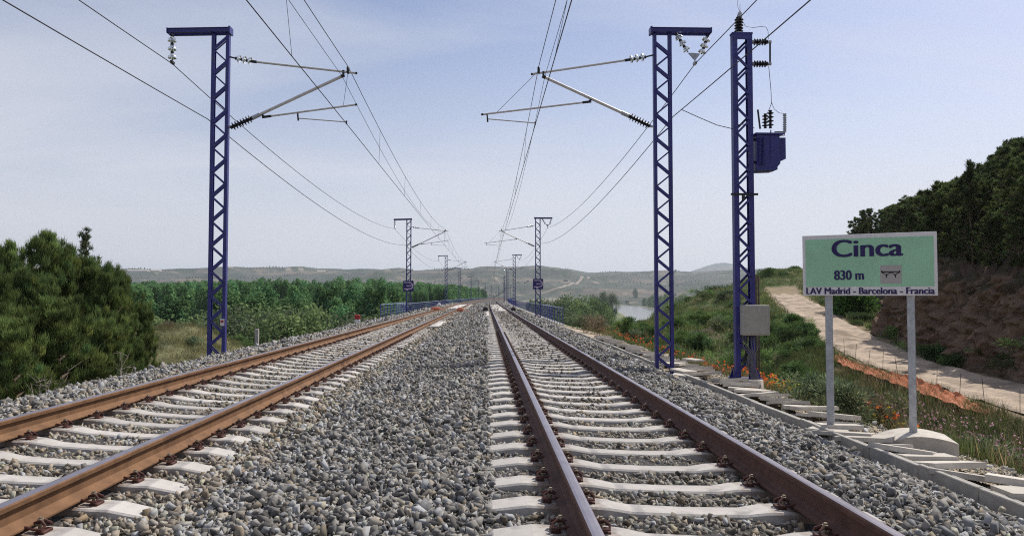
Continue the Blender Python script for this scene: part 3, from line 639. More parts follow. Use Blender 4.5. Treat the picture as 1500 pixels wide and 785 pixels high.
# logo plates on the second masts
def logo(x, y, z, lab):
    r_ = empty('logo_plate', (x, y, z)); tag(r_, lab, 'sign')
    a = MB(); a.box((0, 0, 0), (.88, .03, .88), bev=.01); a.build('plate', M['plate'], r_)
    def ribbon(p, w, nm):
        b = MB()
        for i in range(len(p)-1):
            A, B = Vector((p[i][0], 0, p[i][1])), Vector((p[i+1][0], 0, p[i+1][1])); d = (B-A).normalized(); b.bar(A-d*w*.3-Vector((0, .022+.001*(i % 2), 0)), B+d*w*.3-Vector((0, .022+.001*(i % 2), 0)), w, .008, up=(0, 1, 0))
        return b
    def arc(cx, cz, rx, rz, a0, a1, n=8): return [(cx+rx*math.cos(math.radians(a0+(a1-a0)*k/n)), cz+rz*math.sin(math.radians(a0+(a1-a0)*k/n))) for k in range(n+1)]
    b = ribbon([(-.36, .30), (.05, .30)]+arc(.08, .16, .22, .14, 90, -90)+[(-.14, .02)], .062, 'e')
    b2 = ribbon([(.20, .24)]+arc(.10, .03, .27, .26, 38, -90)+[(-.32, -.24)], .075, 'e'); b.add(b2.v, b2.f)
    b.box((-.09, -.022, -.33), (.14, .01, .07)); b.build('emblem', M['logo'], r_)
logo(ML.location.x+float(curve(63.3)), 63.3-.16, P(597, 419, 63.3).z, 'square dark blue plate with pale curled emblem on the left second mast')
logo(MR.location.x+float(curve(63.3)), 63.3-.16, P(786, 416, 63.3).z, 'square dark blue plate with pale curled emblem on the right second mast')
# ------------------------------------------------------------------ overhead wires
def span(p0, p1, sag, n=14):
    return [Vector(p0).lerp(Vector(p1), k/n)-Vector((0, 0, 4*sag*(k/n)*(1-k/n))) for k in range(n+1)]
def line(T, off, key, sag0, sag1, r, nm, lab, cat, dz=0, dxx=0):
    base = off+T[key]+Vector((dxx, 0, dz)); st = [-34.0]+STN
    pts = [Vector((base.x+float(curve(y_)), y_, base.z)) for y_ in st]; path = []
    for k in range(len(pts)-1): path += span(pts[k], pts[k+1], sag0 if k == 0 else sag1, 18)[(0 if k == 0 else 1):]
    org = Vector((base.x, 0, base.z)); o = MB().tube([p-org for p in path], r, 5).build(nm, M['wire']); o.location = org
    tag(o, lab, cat, 'overhead wires'); return o, path
for s, T, off, sd_ in ((-1, TL, OL, 'left'), (1, TR, OR, 'right')):
    con, cp = line(T, off, 's1', .02, .02, .0095, 'contact_wire', 'contact wire over the %s track, lowest wire held by its steady arms' % sd_, 'overhead wire', -.04)
    mes, mp_ = line(T, off, 'm', .42, .75, .0085, 'messenger_wire', 'sagging messenger wire above the contact wire of the %s track' % sd_, 'overhead wire', .05)
    mes2, mp2 = line(T, off, 'd1', .30, .95, .006, 'stitch_wire', 'thin auxiliary wire beside the messenger wire of the %s track' % sd_, 'overhead wire', -.02, .03*s)
    def at(path, y_):
        for a, b in zip(path[:-1], path[1:]):
            if a.y <= y_ <= b.y: return a.lerp(b, (y_-a.y)/(b.y-a.y))
    dm = MB(); 
    for y_ in [-9, -1, 6, 13.2] + list(np.arange(24, 300, 7.5)):
        a, b = at(cp, y_), at(mp_ if y_ > 15 else mp2, y_)
        d_ = MB().tube([a-mes.location, b-mes.location], .0045, 4); d_.build('dropper', M['wire'], mes)
fw = []
pf = lambda T, off, key: off+T[key]
def simple_line(p_, sag0, sag1, lab, r=.011, nm='feeder_wire'):
    st = [-34.0]+STN; pts = [Vector((p_.x+float(curve(y_)), y_, p_.z)) for y_ in st]; path = []
    for k in range(len(pts)-1): path += span(pts[k], pts[k+1], sag0 if k == 0 else sag1, 18)[(0 if k == 0 else 1):]
    org = Vector((p_.x, 0, p_.z)); o = MB().tube([q-org for q in path], r, 5).build(nm, M['wire']); o.location = org; tag(o, lab, 'overhead wire', 'overhead wires'); return path
simple_line(P(252.5, 94, D1), .35, .8, 'feeder wire hanging from the glass insulators of the left masts')
simple_line(P(304.5, 175, D1)+Vector((0, 0, 0)), .32, .8, 'return wire clamped to the outer legs of the left masts', nm='return_wire')
simple_line(P(1018, 94, D1), .30, .8, 'feeder wire hanging from the V insulators of the right masts')
simple_line(P(986, 171, D1), .42, .8, 'return wire clamped to the outer legs of the right masts', nm='return_wire')
# ------------------------------------------------------------------ transformer pole
YT = 17.0
def transformer_pole():
    Q = lambda x, y: P(x, y, YT); zg = P(1090, 562, YT).z-.02
    cx = Q(1088.5, 300).x; root = empty('transformer_pole', (cx, YT, zg)); off = root.location.copy()
    tag(root, 'thick blue lattice pole with transformer box and grey cabinet, left of the green sign', 'utility pole')
    L = lambda x, y, d=0: Q(x, y)-off+Vector((0, d, 0))
    h = Q(1088, 52).z-zg; hw = (Q(1103, 300).x-Q(1074, 300).x)/2; wl = .115; dp = .16
    channel(-hw+wl/2, 0, .14, h, wl, dp, 1, .014).build('leg', M['blue'], root); channel(hw-wl/2, 0, .14, h, wl, dp, -1, .014).build('leg', M['blue'], root)
    z_ = MB(); zig(z_, -hw+wl*.7, hw-wl*.7, .35, h-.1, -dp/2-.006, .30, False, (.05, .05)); zig(z_, -hw+wl*.7, hw-wl*.7, .35, h-.1, dp/2+.006, .30, False, (.05, .05), .09); z_.build('bracing', M['blue'], root)
    t = MB(); t.box((0, 0, h+.02), (hw*2+.02, dp+.03, .04)); t.box((0, -dp/2, h-.06), (hw*2, .016, .13)); t.build('top_plate', M['blue'], root)
    t = MB(); t.lathe((0, 0, -.25), (0, 0, .14), [(0, .40), (.93, .395), (1, .375)], 28); t.build('footing', M['slab'], root)
    t = MB()
    for e in (-1, 1): t.prism([(0, 0), (e*.1, 0), (0, .26)], (e*hw, -.12, .15), (1, 0, 0), (0, 0, 1), (0, 1, 0), .014); t.prism([(0, 0), (e*.1, 0), (0, .26)], (e*hw, .1, .15), (1, 0, 0), (0, 0, 1), (0, 1, 0), .014); t.box((e*hw, -.13, .2), (.13, .03, .12))
    t.box((0, 0, .15), (hw*2+.22, dp+.2, .02)); t.build('base_plate', M['blue'], root)
    t = MB(); t.box((0, -dp/2-.02, Q(1088, 285.5).z-zg), (hw*2+.16, .05, .045)); t.box((-.03, -dp/2-.03, Q(1088, 290).z-zg), (.06, .05, .12)); t.build('clamp_bar', M['dark'], root)
    # top insulator
    i_ = ribbed(L(1082, 50), L(1082.5, 26), .07, .105, 5).build('top_insulator', M['rubber'], root)
    f_ = MB(); f_.tube([L(1082, 53), L(1082, 48)], .08, 10); f_.bar(L(1079, 52), L(1079, 44), .03, .05); f_.bar(L(1086, 52), L(1086, 44), .03, .05); f_.tube([L(1082.5, 27), L(1084, 20), L(1085, 17)], [.06, .05, .02], 10); f_.tube([L(1084, 18), L(1080, 9), L(1081.5, -6)], .006, 4); f_.tube([L(1084, 17), L(1084, 6)], .006, 4); f_.build('fittings', M['steel'], i_)
    for yy in (62, 94):
        i_ = ribbed(L(1102, yy), L(1124, yy), .05, .082, 5).build('side_insulator', M['rubber'], root)
        f_ = MB(); f_.tube([L(1098, yy), L(1104, yy)], .045, 8); f_.tube([L(1122, yy), L(1129, yy)], .035, 8); f_.box(L(1127.5, yy), (.07, .05, .06)); f_.build('fittings', M['steel'], i_)
    f_ = MB(); f_.tube([L(1128, 60), L(1128, 95)], .022, 8); f_.build('fuse_rod', M['dark'], root)
    for yy in (69, 83, 97): 
        pass
    f_ = MB()
    f_.tube([L(1083.5, 28, -.05), L(1091, 40, -.05), L(1102, 41), L(1115, 39.5), L(1122, 40), L(1125, 46), L(1125.5, 58)], .006, 5)
    f_.tube([L(1126, 97), L(1128, 118), L(1129.5, 135), L(1130, 152), L(1127, 160), L(1124, 166)], .007, 5); f_.tube([L(1130, 150), L(1134, 160), L(1141, 165.5), L(1148, 167)], .006, 5)
    f_.build('jumper_wires', M['wire'], root)
    # transformer
    tb = MB(); x0, x1 = L(1102.5, 0).x, L(1136, 0).x; zt, zb = L(0, 191).z, L(0, 243).z
    sh = [(L(1103, 0).x, L(0, 191).z), (L(1135, 0).x, L(0, 191).z), (L(1136, 0).x, L(0, 234).z), (L(1132, 0).x, L(0, 239).z), (L(1129, 0).x, L(0, 244).z), (L(1102, 0).x, L(0, 245).z)]
    tb.prism(sh, (0, -.16, 0), (1, 0, 0), (0, 0, 1), (0, 1, 0), .42)
    for k in range(5): tb.box((L(1104.5+k*1.9, 0).x, -.19, L(0, 216).z), (.014, .05, .62))
    sh2 = [(L(1136.3, 0).x, L(0, 194).z), (L(1146.5, 0).x, L(0, 194).z), (L(1146.5, 0).x, L(0, 226).z), (L(1136.3, 0).x, L(0, 231).z)]
    tb.prism(sh2, (0, -.06, 0), (1, 0, 0), (0, 0, 1), (0, 1, 0), .30)
    tb.box(((x0+x1)/2+.02, .05, zt+.018), (x1-x0+.12, .52, .035)); tb.box(((x0+x1)/2-.03, .05, zb+.03), (x1-x0-.05, .36, .06))
    tb.bar(L(1125, 193, -.168), L(1125, 232, -.168), .02, .02)
    tr = tb.build('transformer', M['blue'], root)
    for (xx, y0, y1) in ((1121, 188, 167), (1128.5, 188, 162)): ribbed(L(xx, y0), L(xx, y1), .04, .075, 4).build('bushing', M['rubber'], tr)
    MB().tube([L(1113.5, 189), L(1110, 161)], .022, 8).build('pipe', M['dark'], tr)
    f_ = ribbed(L(1149.5, 194), L(1149.5, 167), .04, .048, 9).build('surge_arrester', M['steel'], tr)
    t = MB(); t.box(L(1143, 193.5), (.26, .05, .015)); t.tube([L(1149.5, 194), L(1149, 199), L(1145, 199)], .008, 5); t.bar(L(1098, 205), L(1106, 205), .06, .06); t.bar(L(1098, 238), L(1106, 238), .06, .06); t.build('bracket', M['dark'], tr)
    # cabinet
    ca = MB(); cxx = (L(1076, 0).x+L(1113, 0).x)/2; czz = (L(0, 447).z+L(0, 492).z)/2
    ca.box((cxx, -dp/2-.16, czz), (L(1113, 0).x-L(1076, 0).x, .26, L(0, 447).z-L(0, 492).z), bev=.012); co_ = ca.build('cabinet', M['cab'], root)
    d_ = MB(); d_.box((cxx, -dp/2-.294, czz), (L(1113, 0).x-L(1076, 0).x-.06, .014, L(0, 447).z-L(0, 492).z-.06), bev=.005); do = d_.build('door', M['cab'], co_)
    d_ = MB(); d_.box((cxx+.05, -dp/2-.304, czz+.22), (.075, .004, .04)); d_.box((cxx+.02, -dp/2-.304, czz+.235), (.10, .003, .01)); d_.build('plate', M['greybox'], co_)
    # cables
    cb_ = MB()
    for k in range(8):
        a = -.10+.045*k; cb_.tube([(a, -dp/2-.1, czz-.35), (a+random.uniform(-.03, .03), -dp/2-.12-random.uniform(0, .05), czz-.6), (a*.5+.05, -dp/2-.15-random.uniform(0, .06), .75), (.02+a*.6, -dp/2-.13, .45), (.1+a*.5, -dp/2-.22, .16), (.12+a*.6, -dp/2-.28, -.1)], .007, 6)
    cb_.build('cables', mat('cable_grey', (.16, .155, .15), .6), root)
    cb_ = MB(); cb_.tube([(-.07, 0, czz-.3), (-.05, -.05, 1.3), (.0, -.1, .8), (-.05, -.05, .5)], .018, 6); cb_.tube([(.05, 0, czz-.3), (.07, -.05, 1.3), (.0, -.05, .9), (.03, -.05, .4)], .018, 6); cb_.build('conduits', M['dark'], root)
    q0 = P(986, 171, D1); p0 = Vector((q0.x, 17.6, q0.z-.026))-off; p1 = L(1073, 189)
    MB().tube([p0, p0.lerp(p1, .35)-Vector((0, 0, .03)), p0.lerp(p1, .7)-Vector((0, 0, .05)), p1, L(1082, 183), L(1094, 182), L(1105, 188)], .009, 5).build('branch_wire', M['wire'], root)
    return root
transformer_pole()
# ------------------------------------------------------------------ place-name sign
FNT = None
def text(body, w, h, depth, bold, nm, m_, parent, loc):
    """lettering scaled into a w x h box; loc = lower left corner (x, y, z) on the panel"""
    cu = bpy.data.curves.new('t', 'FONT'); cu.body = body; cu.extrude = .02; cu.offset = 0; cu.resolution_u = 6
    to = bpy.data.objects.new('t', cu); COL.objects.link(to); bpy.context.view_layer.update()
    me = bpy.data.meshes.new_from_object(to.evaluated_get(bpy.context.evaluated_depsgraph_get())); bpy.data.objects.remove(to)
    v = np.empty(len(me.vertices)*3); me.vertices.foreach_get('co', v); v = v.reshape(-1, 3); lo, hi = v.min(0), v.max(0)
    q = np.empty_like(v); q[:, 0] = (v[:, 0]-lo[0])/(hi[0]-lo[0])*(w-bold*h); q[:, 2] = (v[:, 1]-lo[1])/(hi[1]-lo[1])*h; q[:, 1] = -(v[:, 2]-lo[2])/(hi[2]-lo[2])*depth
    fs = [list(p.vertices) for p in me.polygons]; K = 5; n0 = len(q)    # heavier stroke: the glyphs repeated a hair apart, each on its own depth
    V = np.vstack([q+np.array([bold*h*k/(K-1), -.0003*k, 0]) for k in range(K)]); me2 = bpy.data.meshes.new(nm); me2.from_pydata(V.tolist(), [], [[i+k*n0 for i in f] for k in range(K) for f in fs]); me = me2; me.materials.append(m_); me.update()
    o = link(nm, me, parent); o.location = loc; return o
PLp = P(1217, 628, 10.4); PRp = P(1338, 634, 9.9)
dv = (PRp-PLp); dv.z = 0; gap = dv.length; angs = math.atan2(dv.y, dv.x)
root = empty('place_name_sign', (PLp.x, PLp.y, PLp.z), angs)
tag(root, 'green and white place-name sign reading Cinca 830 m on two grey posts beside the slabs', 'road sign')
zb = 1.15-PLp.z; x0, x1, hh = -.322*gap, 1.312*gap, .845; wd = x1-x0; sx, sz = wd/432, hh/206
pn = MB(); pn.box(((x0+x1)/2, -.07, zb+hh/2), (wd, .03, hh), bev=.004); pan = pn.build('panel', M['white'], root)
gx0, gz0 = x0+10*sx, zb+30*sz
g = MB(); g.box((gx0+412*sx/2, -.0865, gz0+162*sz/2), (412*sx, .004, 162*sz)); g.build('green_field', M['green'], pan)
fx = lambda px: x0+(px-66)*sx
fz = lambda py: zb+(248-py)*sz
text('Cinca', 230*sx, 58*sz, .005, .10, 'lettering', M['navy'], pan, (fx(165), -.0885, fz(118)))
text('830 m', 98*sx, 32*sz, .005, .09, 'lettering', M['navy'], pan, (fx(172), -.0885, fz(195)))
text('LAV Madrid - Barcelona - Francia', 412*sx, 22*sz, .005, .10, 'lettering', M['navy'], pan, (fx(77), -.085, fz(243)))
g = MB(); g.box((fx(355.5), -.0905, fz(178)), (66*sx, .004, 60*sz)); pi_ = g.build('pictogram', M['greybox'], pan)
g = MB(); g.box((fx(355), -.0935, fz(170)), (60*sx, .003, 3.2*sz))
for c_ in (-1, 1): g.box((fx(355+c_*28), -.0935, fz(168.5)), (4*sx, .0028, 5.5*sz))
def arcline(cx, rx, z0, rz, a0, a1):
    p = [(cx+rx*math.cos(math.radians(a)), z0+rz*math.sin(math.radians(a))) for a in np.linspace(a0, a1, 9)]
    for a, b in zip(p[:-1], p[1:]): g.bar((fx(a[0]), -.0965, fz(178)+a[1]*sz), (fx(b[0]), -.0965, fz(178)+b[1]*sz), 2.0*sz, .003, up=(0, 1, 0))
arcline(355.5, 12, -6, 11, 15, 165); arcline(327, 14, -6, 11, 20, 90); arcline(384, 14, -6, 11, 90, 160)
for px_ in (341.5, 369.5): g.box((fx(px_), -.0935, fz(183)), (3.4*sx, .003, 11*sz))
g.build('bridge_symbol', M['black'], pi_)
for k, xx in enumerate((0, gap)):
    pz = 0 if k == 0 else PRp.z-PLp.z
    p_ = MB(); p_.box((xx, 0, (pz-.1+zb+hh-.06)/2), (.095, .07, zb+hh-.06-pz+.1), bev=.008); p_.build('post', M['steel'], root)
    c_ = MB(); 
    for zq in (zb+.12, zb+hh-.15): c_.box((xx, -.045, zq), (.16, .02, .04)); c_.box((xx, -.052, zq), (.5, .014, .05))
    c_.build('bracket', M['steel'], root)
# ------------------------------------------------------------------ kerb, slabs, footings
def kerb_x(y_): return 4.66+float(curve(y_))
kb = MB(); kb.box((0, .5, -.14), (.055, .985, .34), bev=.008); kb.box((.1, .5, -.045), (.03, .985, .1), bev=.006); kb.box((.055, .5, -.10), (.07, .98, .1)); KM = kb.mesh('kerb', M['concg'])
for k in range(44):
    y_ = 4+k; 
    if 17.6 < y_ < 19.4: continue
    o = link('kerb_segment', KM); o.location = (kerb_x(y_)+random.uniform(-.012, .012), y_, -.70+random.uniform(-.012, .012)); o.rotation_euler = (random.uniform(-.006, .006), 0, random.uniform(-.012, .012))
    tag(o, 'grey concrete kerb segment edging the ballast on the right of the line', 'kerb', 'concrete kerb segments')
slm = []
for v in range(5):
    r = random.Random(v); b = MB(); W_, L_, T_ = .46+r.uniform(-.03, .03), .64+r.uniform(-.10, .06), .062
    pts = []
    for a in range(4):
        px_, py_ = ((-1, -1), (1, -1), (1, 1), (-1, 1))[a]; pts += [(px_*W_/2+r.uniform(-.04, .04)-px_*.05*(a % 2), py_*L_/2+r.uniform(-.05, .05)-py_*.03*((a+1) % 2)), ]
    b.prism(pts, (0, 0, -T_/2), (1, 0, 0), (0, 1, 0), (0, 0, 1), T_); m_ = b.mesh('slab', M['slab']); slm.append(m_)
def slab(x, y, z, rz, tilt, roll=0, lab=None):
    o = link('concrete_slab', slm[random.randrange(5)]); o.location = (x, y, z); o.rotation_euler = (tilt, roll, rz)
    o.scale = (random.uniform(.85, 1.15), random.uniform(.8, 1.15), random.uniform(.8, 1.1)); tag(o, lab or 'loose pale concrete slab lying in the overlapping row along the kerb', 'concrete slab', 'loose concrete slabs along the kerb'); return o
y_ = 5.2; k = 0
while y_ < 34:
    xx = 5.06+.10*math.sin(y_*1.7)+random.uniform(-.07, .07)+float(curve(y_))
    if not (16.4 < y_ < 17.4): slab(xx+(.1 if not 7.6 < y_ < 10.6 else -.06), y_, (-.70 if not 7.6 < y_ < 10.6 else -.735)+random.uniform(-.01, .03)+(.025 if k % 2 else 0), random.uniform(.8, 1.85), random.uniform(-.07, .07), random.uniform(.06, .2))
    y_ += random.uniform(.30, .46); k += 1
for (px_, py_, Y_) in ((1006, 551, 17.4), (1000, 543, 17.9), (985, 533, 19.5), (1015, 527, 21.5), (960, 520, 23)):
    p_ = P(px_, py_, Y_); slab(p_.x, p_.y, max(p_.z, -.74), random.uniform(0, 1.5), random.uniform(-.05, .08), 0, 'loose pale concrete slab lying by the foot of the right near mast')
fb = MB(); p_ = PLp; fb.box((0, 0, -.06), (.55, .5, .16), Matrix.Rotation(.8, 3, 'Z'), bev=.02); o = fb.build('sign_footing', M['slab']); o.location = PLp; tag(o, 'flat pale concrete footing under the left post of the green sign', 'footing')
# curved-top block under the right post
cbk = MB(); n = 14; pr = []
for k in range(n+1):
    t = k/n; pr.append((-.55+1.0*t, .015-(.20*((.58-t)/.58)**2 if t < .58 else .07*((t-.58)/.42)**2)))
poly = [(-.55, -.45)]+[(.45, -.45)]+pr[::-1]
cbk.prism(poly, (0, -.36, 0), (1, 0, 0), (0, 0, 1), (0, 1, 0), .70); o = cbk.build('sign_footing_block', M['slab']); o.location = PRp; o.rotation_euler = (0, 0, angs+.18)
tag(o, 'large curved-top concrete block under the right post of the green sign', 'concrete block')
# ------------------------------------------------------------------ trackside bits on the left
p_ = P(376, 512, 22.5); b = MB(); b.box((0, 0, .42), (.11, .10, 1.25), bev=.012); o = b.build('marker_post', M['concg']); o.location = (p_.x, p_.y, -.97+.1); tag(o, 'short grey concrete post on the left shoulder beyond the near mast', 'post')
p_ = P(523.5, 476, 43); r_ = empty('kilometre_post', (p_.x, p_.y, p_.z-.15)); tag(r_, 'small white post with red top on the left ballast shoulder', 'marker post')
b = MB(); b.box((0, 0, .22), (.30, .2, .5), bev=.03); b.build('body', M['white'], r_); b = MB(); b.box((0, 0, .60), (.30, .2, .26), bev=.03); b.build('red_cap', M['red'], r_)
def device(px_, py_, Y_, w_, lab, m_='orange'):
    p_ = P(px_, py_, Y_); r_ = empty('trackside_box', p_); tag(r_, lab, 'trackside box'); b = MB(); b.box((0, 0, .12), (w_, .4, .24), bev=.05); b.build('housing', M[m_], r_); b = MB(); b.box((0, 0, .26), (w_*.7, .3, .05), bev=.02); b.tube([(w_/2, 0, .08), (w_/2+.25, .1, .05), (w_/2+.4, .1, -.05)], .03, 6); b.build('lid', M['dark'] if m_ == 'dark' else M[m_], r_)
device(638, 454.5, 62, .75, 'orange trackside box against the outer rail of the left track'); device(674, 456, 58, .5, 'orange trackside box against the inner rail of the left track')
device(643, 448, 72, .3, 'small white trackside box behind the orange box on the left shoulder', 'white'); device(711, 455, 60, .4, 'dark trackside box against the inner rail of the right track', 'dark'); device(752, 455, 58, .35, 'dark trackside box outside the outer rail of the right track', 'dark')
# pale expansion slabs by the rails
def board(x, y, z, w_, l_, lab, rz=0):
    b = MB(); b.box((0, 0, 0), (w_, l_, .1), bev=.02); o = b.build('concrete_board', M['conc']); o.location = (x+float(curve(y)), y, z); o.rotation_euler = (0, 0, rz); tag(o, lab, 'concrete board')
board(-2.35, 38, -.27, .42, 7, 'long pale concrete board beside the inner rail of the left track'); board(.06, 56, -.18, .36, 13, 'long pale concrete board beside the inner rail of the right track')
board(-3.5, 98, -.16, 1.2, 36, 'wide pale board between the far rails of the left track'); board(-2.3, 105, -.24, .5, 40, 'narrow far pale board outside the inner rail of the left track')
board(1.263, 92, -.2, 1.2, 50, 'wide pale board between the far rails of the right track')
# ------------------------------------------------------------------ plants
def rot_frames(n, rng):
    d = rng.normal(size=(n, 3)); d /= np.linalg.norm(d, axis=1)[:, None]; a = rng.normal(size=(n, 3)); u = np.cross(d, a); u /= np.linalg.norm(u, axis=1)[:, None]; return d, u, np.cross(d, u)
def diamonds(C, d, u, L, Wd):
    """leaf quads centred C along d with half width u"""
    L = np.broadcast_to(np.asarray(L, float), (len(C),))[:, None]; Wd = np.broadcast_to(np.asarray(Wd, float), (len(C),))[:, None]
    V = np.stack([C-d*L/2, C+u*Wd/2-d*L*.05, C+d*L/2, C-u*Wd/2-d*L*.05], 1).reshape(-1, 3); return V, np.arange(len(C)*4).reshape(-1, 4)
def vary(base, n, rng, s=.25, yel=.12):
    c = np.array(base)*rng.lognormal(0, s, (n, 1)); c *= 1+rng.normal(0, yel, (n, 1))*np.array([1.0, .3, -.2]); return np.clip(c, .004, .8)
def tufts(C, D, per, ln, wd, rng, spread=.75):
    """needle sprays: 'per' thin blades from each centre C around direction D"""
    n = len(C); d = np.repeat(D, per, 0)+rng.normal(0, spread, (n*per, 3)); d /= np.linalg.norm(d, axis=1)[:, None]
    c = np.repeat(C, per, 0)+rng.normal(0, ln*.22, (n*per, 3)); a = rng.normal(size=d.shape); u = np.cross(d, a); u /= np.linalg.norm(u, axis=1)[:, None]
    l = ln*rng.uniform(.6, 1.2, n*per); return diamonds(c+d*l[:, None]/2, d, u, l, wd)
def limbs(pts_list, nm, parent, m_='bark'):
    mb = MB()
    for pts, r0, r1 in pts_list:
        k = len(pts); mb.tube(pts, [r0+(r1-r0)*i/(k-1) for i in range(k)], 6)
    return mb.mesh(nm, M[m_])
def pine_meshes(h, R, seed, clumps=420, per=80, ln=.2, wd=.022, base=(.125, .172, .055), low=.04, sparse=False, spread=.75, lift=.6):
    rng = np.random.default_rng(seed)
    br = []; C = []; D = []
    br.append(([(0, 0, -.3), (.05*h*.2, 0, h*.3), (-.02*h, .03*h, h*.65), (0, 0, h*.95)], .035*R+.025, .012))
    nb = 46 if not sparse else 14
    for k in range(nb):
        t = low+(1-low)*(k+rng.random())/nb; z = h*t; az = k*2.4+rng.normal(0, .4)
        rad = R*1.12*min(1, (t+.12)*2.6)*(max(1-t, .02)**.5)*rng.uniform(.62, 1.1) if not sparse else R*rng.uniform(.4, 1)
        rad = max(rad, .15*R)
        e = np.array([math.cos(az)*rad, math.sin(az)*rad, z+rad*.28]); s0 = np.array([0, 0, max(z-rad*.25, .05)])
        br.append(([tuple(s0), tuple(s0*.5+e*.5+np.array([0, 0, -.04*rad])), tuple(e)], .025+.012*R, .006))
        m_ = int(clumps/nb); q = rng.random(m_)**.6; c = s0+(e-s0)*q[:, None]+rng.normal(0, 1, (m_, 3))*np.array([.20, .20, .16])*R*.55*(.35+.65*q[:, None])*(1 if not sparse else .5); C.append(c)
        o = c-np.array([0, 0, h*.35]); o /= np.linalg.norm(o, axis=1)[:, None]+1e-6; D.append(o*.7+np.array([0, 0, lift]))
    C = np.vstack(C); D = np.vstack(D); C[:, 2] = np.maximum(C[:, 2], .08)
    V, Fq = tufts(C, D, per, ln, wd, rng, spread); n = len(Fq)
    cl = np.repeat(vary(base, len(C), rng, .28, .1), per, 0)*rng.lognormal(0, .15, (n, 1))
    return npmesh('crown', V, Fq, M['needle'], col=cl), limbs(br, 'trunk', None)
def broad_meshes(h, R, seed, n, leaf, base, trunk_h=.25, lobes=26, shape='round'):
    rng = np.random.default_rng(seed); br = [([(0, 0, -.5), (.02*h, 0, h*.3), (0, .02*h, h*.8)], .018*h, .005*h)]; cs, rs = [], []
    for k in range(lobes):
        t = (k+.5)/lobes; z = h*(trunk_h+(1-trunk_h)*t*.93); az = k*2.4+rng.normal(0, .3)
        pr_ = (math.sin(math.pi*min(1, .12+.86*t))**.6) if shape == 'round' else (1-.62*t)*(.6+.4*min(1, t*5))
        rr = R*pr_*rng.uniform(.35, .85); e = np.array([math.cos(az)*rr, math.sin(az)*rr, z]); cs.append(e); rs.append(R*(.40 if shape == 'round' else .36)*rng.uniform(.7, 1.2)*(1 if shape == 'round' else (1.1-.55*t)))
        br.append(([(0, 0, max(z-rr*.9, h*.1)), tuple(e*.6+np.array([0, 0, z-.3*rr])*.4), tuple(e)], .006*h, .002*h))
    cs = np.array(cs); rs = np.array(rs); id_ = rng.integers(0, lobes, n); d, u, v = rot_frames(n, rng)
    o = rng.normal(size=(n, 3)); o /= np.linalg.norm(o, axis=1)[:, None]; rad = rng.random(n)**.38; C = cs[id_]+o*(rs[id_]*rad)[:, None]*np.array([1, 1, .95 if shape == 'round' else 1.6])
    C[:, 2] = np.clip(C[:, 2], .05, None)
    # leaves lie roughly along the clump surface
    nn = o+rng.normal(0, .55, (n, 3)); nn /= np.linalg.norm(nn, axis=1)[:, None]; d = np.cross(nn, rng.normal(size=(n, 3))); d /= np.linalg.norm(d, axis=1)[:, None]; u = np.cross(nn, d)
    V, Fq = diamonds(C, d, u, leaf*rng.uniform(.6, 1.3, n), leaf*.62)
    lob = vary(base, lobes, rng, .16, .08)[id_]*rng.lognormal(0, .2, (n, 1))
    return npmesh('crown', V, Fq, M['leaf'], col=lob), limbs(br, 'trunk', None)
def plant_tree(nm, meshes, x, y, z, sc, rz, lab, cat, group, parts=('crown', 'trunk')):
    r_ = empty(nm, (x, y, z), rz); r_.scale = (sc[0], sc[0], sc[1]) if isinstance(sc, tuple) else (sc, sc, sc)
    for p_, m_ in zip(parts, meshes): link(p_, m_, r_)
    tag(r_, lab, cat, group); return r_
# near pines on the left
pA = pine_meshes(6.0, 1.5, 1, 720, 105, .20, .014, spread=.42, lift=.95); pB = pine_meshes(5.0, 1.25, 2, 600, 105, .19, .014, (.135, .182, .056), spread=.42, lift=.95); pC = pine_meshes(5.6, .7, 3, 100, 60, .12, .014, (.09, .12, .05), .5); pD = pine_meshes(3.6, 1.2, 8, 430, 105, .18, .013, (.145, .19, .06), spread=.42, lift=.95)
def at_px(px_, Y_): p_ = P(px_, 434, Y_); return p_.x
for (px_, top, Y_, mesh, h0, w_, lab) in (
    (62, 338, 21.0, pA, 6.0, 1.0, 'tallest dense dark green pine at the far left of the embankment'),
    (-8, 405, 17.2, pB, 5.0, .95, 'nearest dense pine cut by the left picture edge, in front of the tallest pine'),
    (124, 347, 24.5, pC, 5.6, 1.0, 'thin sparse young pine sticking up against the sky behind the dense pines'),
    (98, 364, 22.0, pB, 5.0, 1.0, 'upright dense pine between the tallest pine and the sparse young one'),
    (160, 390, 21.5, pB, 5.0, .8, 'upright narrow pine in the middle of the left clump, right of the sparse young one'),
    (36, 392, 18.6, pA, 6.0, .75, 'upright pine in front of the tallest pine, second from the left picture edge'),
    (134, 382, 22.5, pB, 5.0, .9, 'dense rounded pine just right of the tallest pine'),
    (180, 396, 23.5, pA, 6.0, .62, 'rightmost full pine of the left clump, under the sparse young one'),
    (150, 470, 20.2, pD, 3.6, .85, 'low bushy pine in front of the left clump, close to the ballast shoulder'),
    (210, 446, 25.0, pD, 3.6, .62, 'small bushy pine at the right end of the left clump, beside the dry grass mound'),
    (86, 440, 18.4, pD, 3.6, 1.25, 'low bushy pine in front of the tallest pine, near the ballast shoulder'),
    (22, 470, 16.6, pD, 3.6, 1.0, 'low bushy pine at the foot of the nearest left pine'),
    (8, 352, 24.0, pA, 6.0, .9, 'dense pine behind the nearest one at the left picture edge')):
    x_ = at_px(px_, Y_); g = Hs(x_, Y_)-.15; zt = P(px_, top, Y_).z; hs_ = (zt-g)/h0*(1.03 if mesh is pC else .965)
    plant_tree('pine_tree', mesh, x_, Y_, g, (max(w_*1.0, .6), hs_), random.uniform(0, 6), lab, 'pine tree', 'pines left of the line')
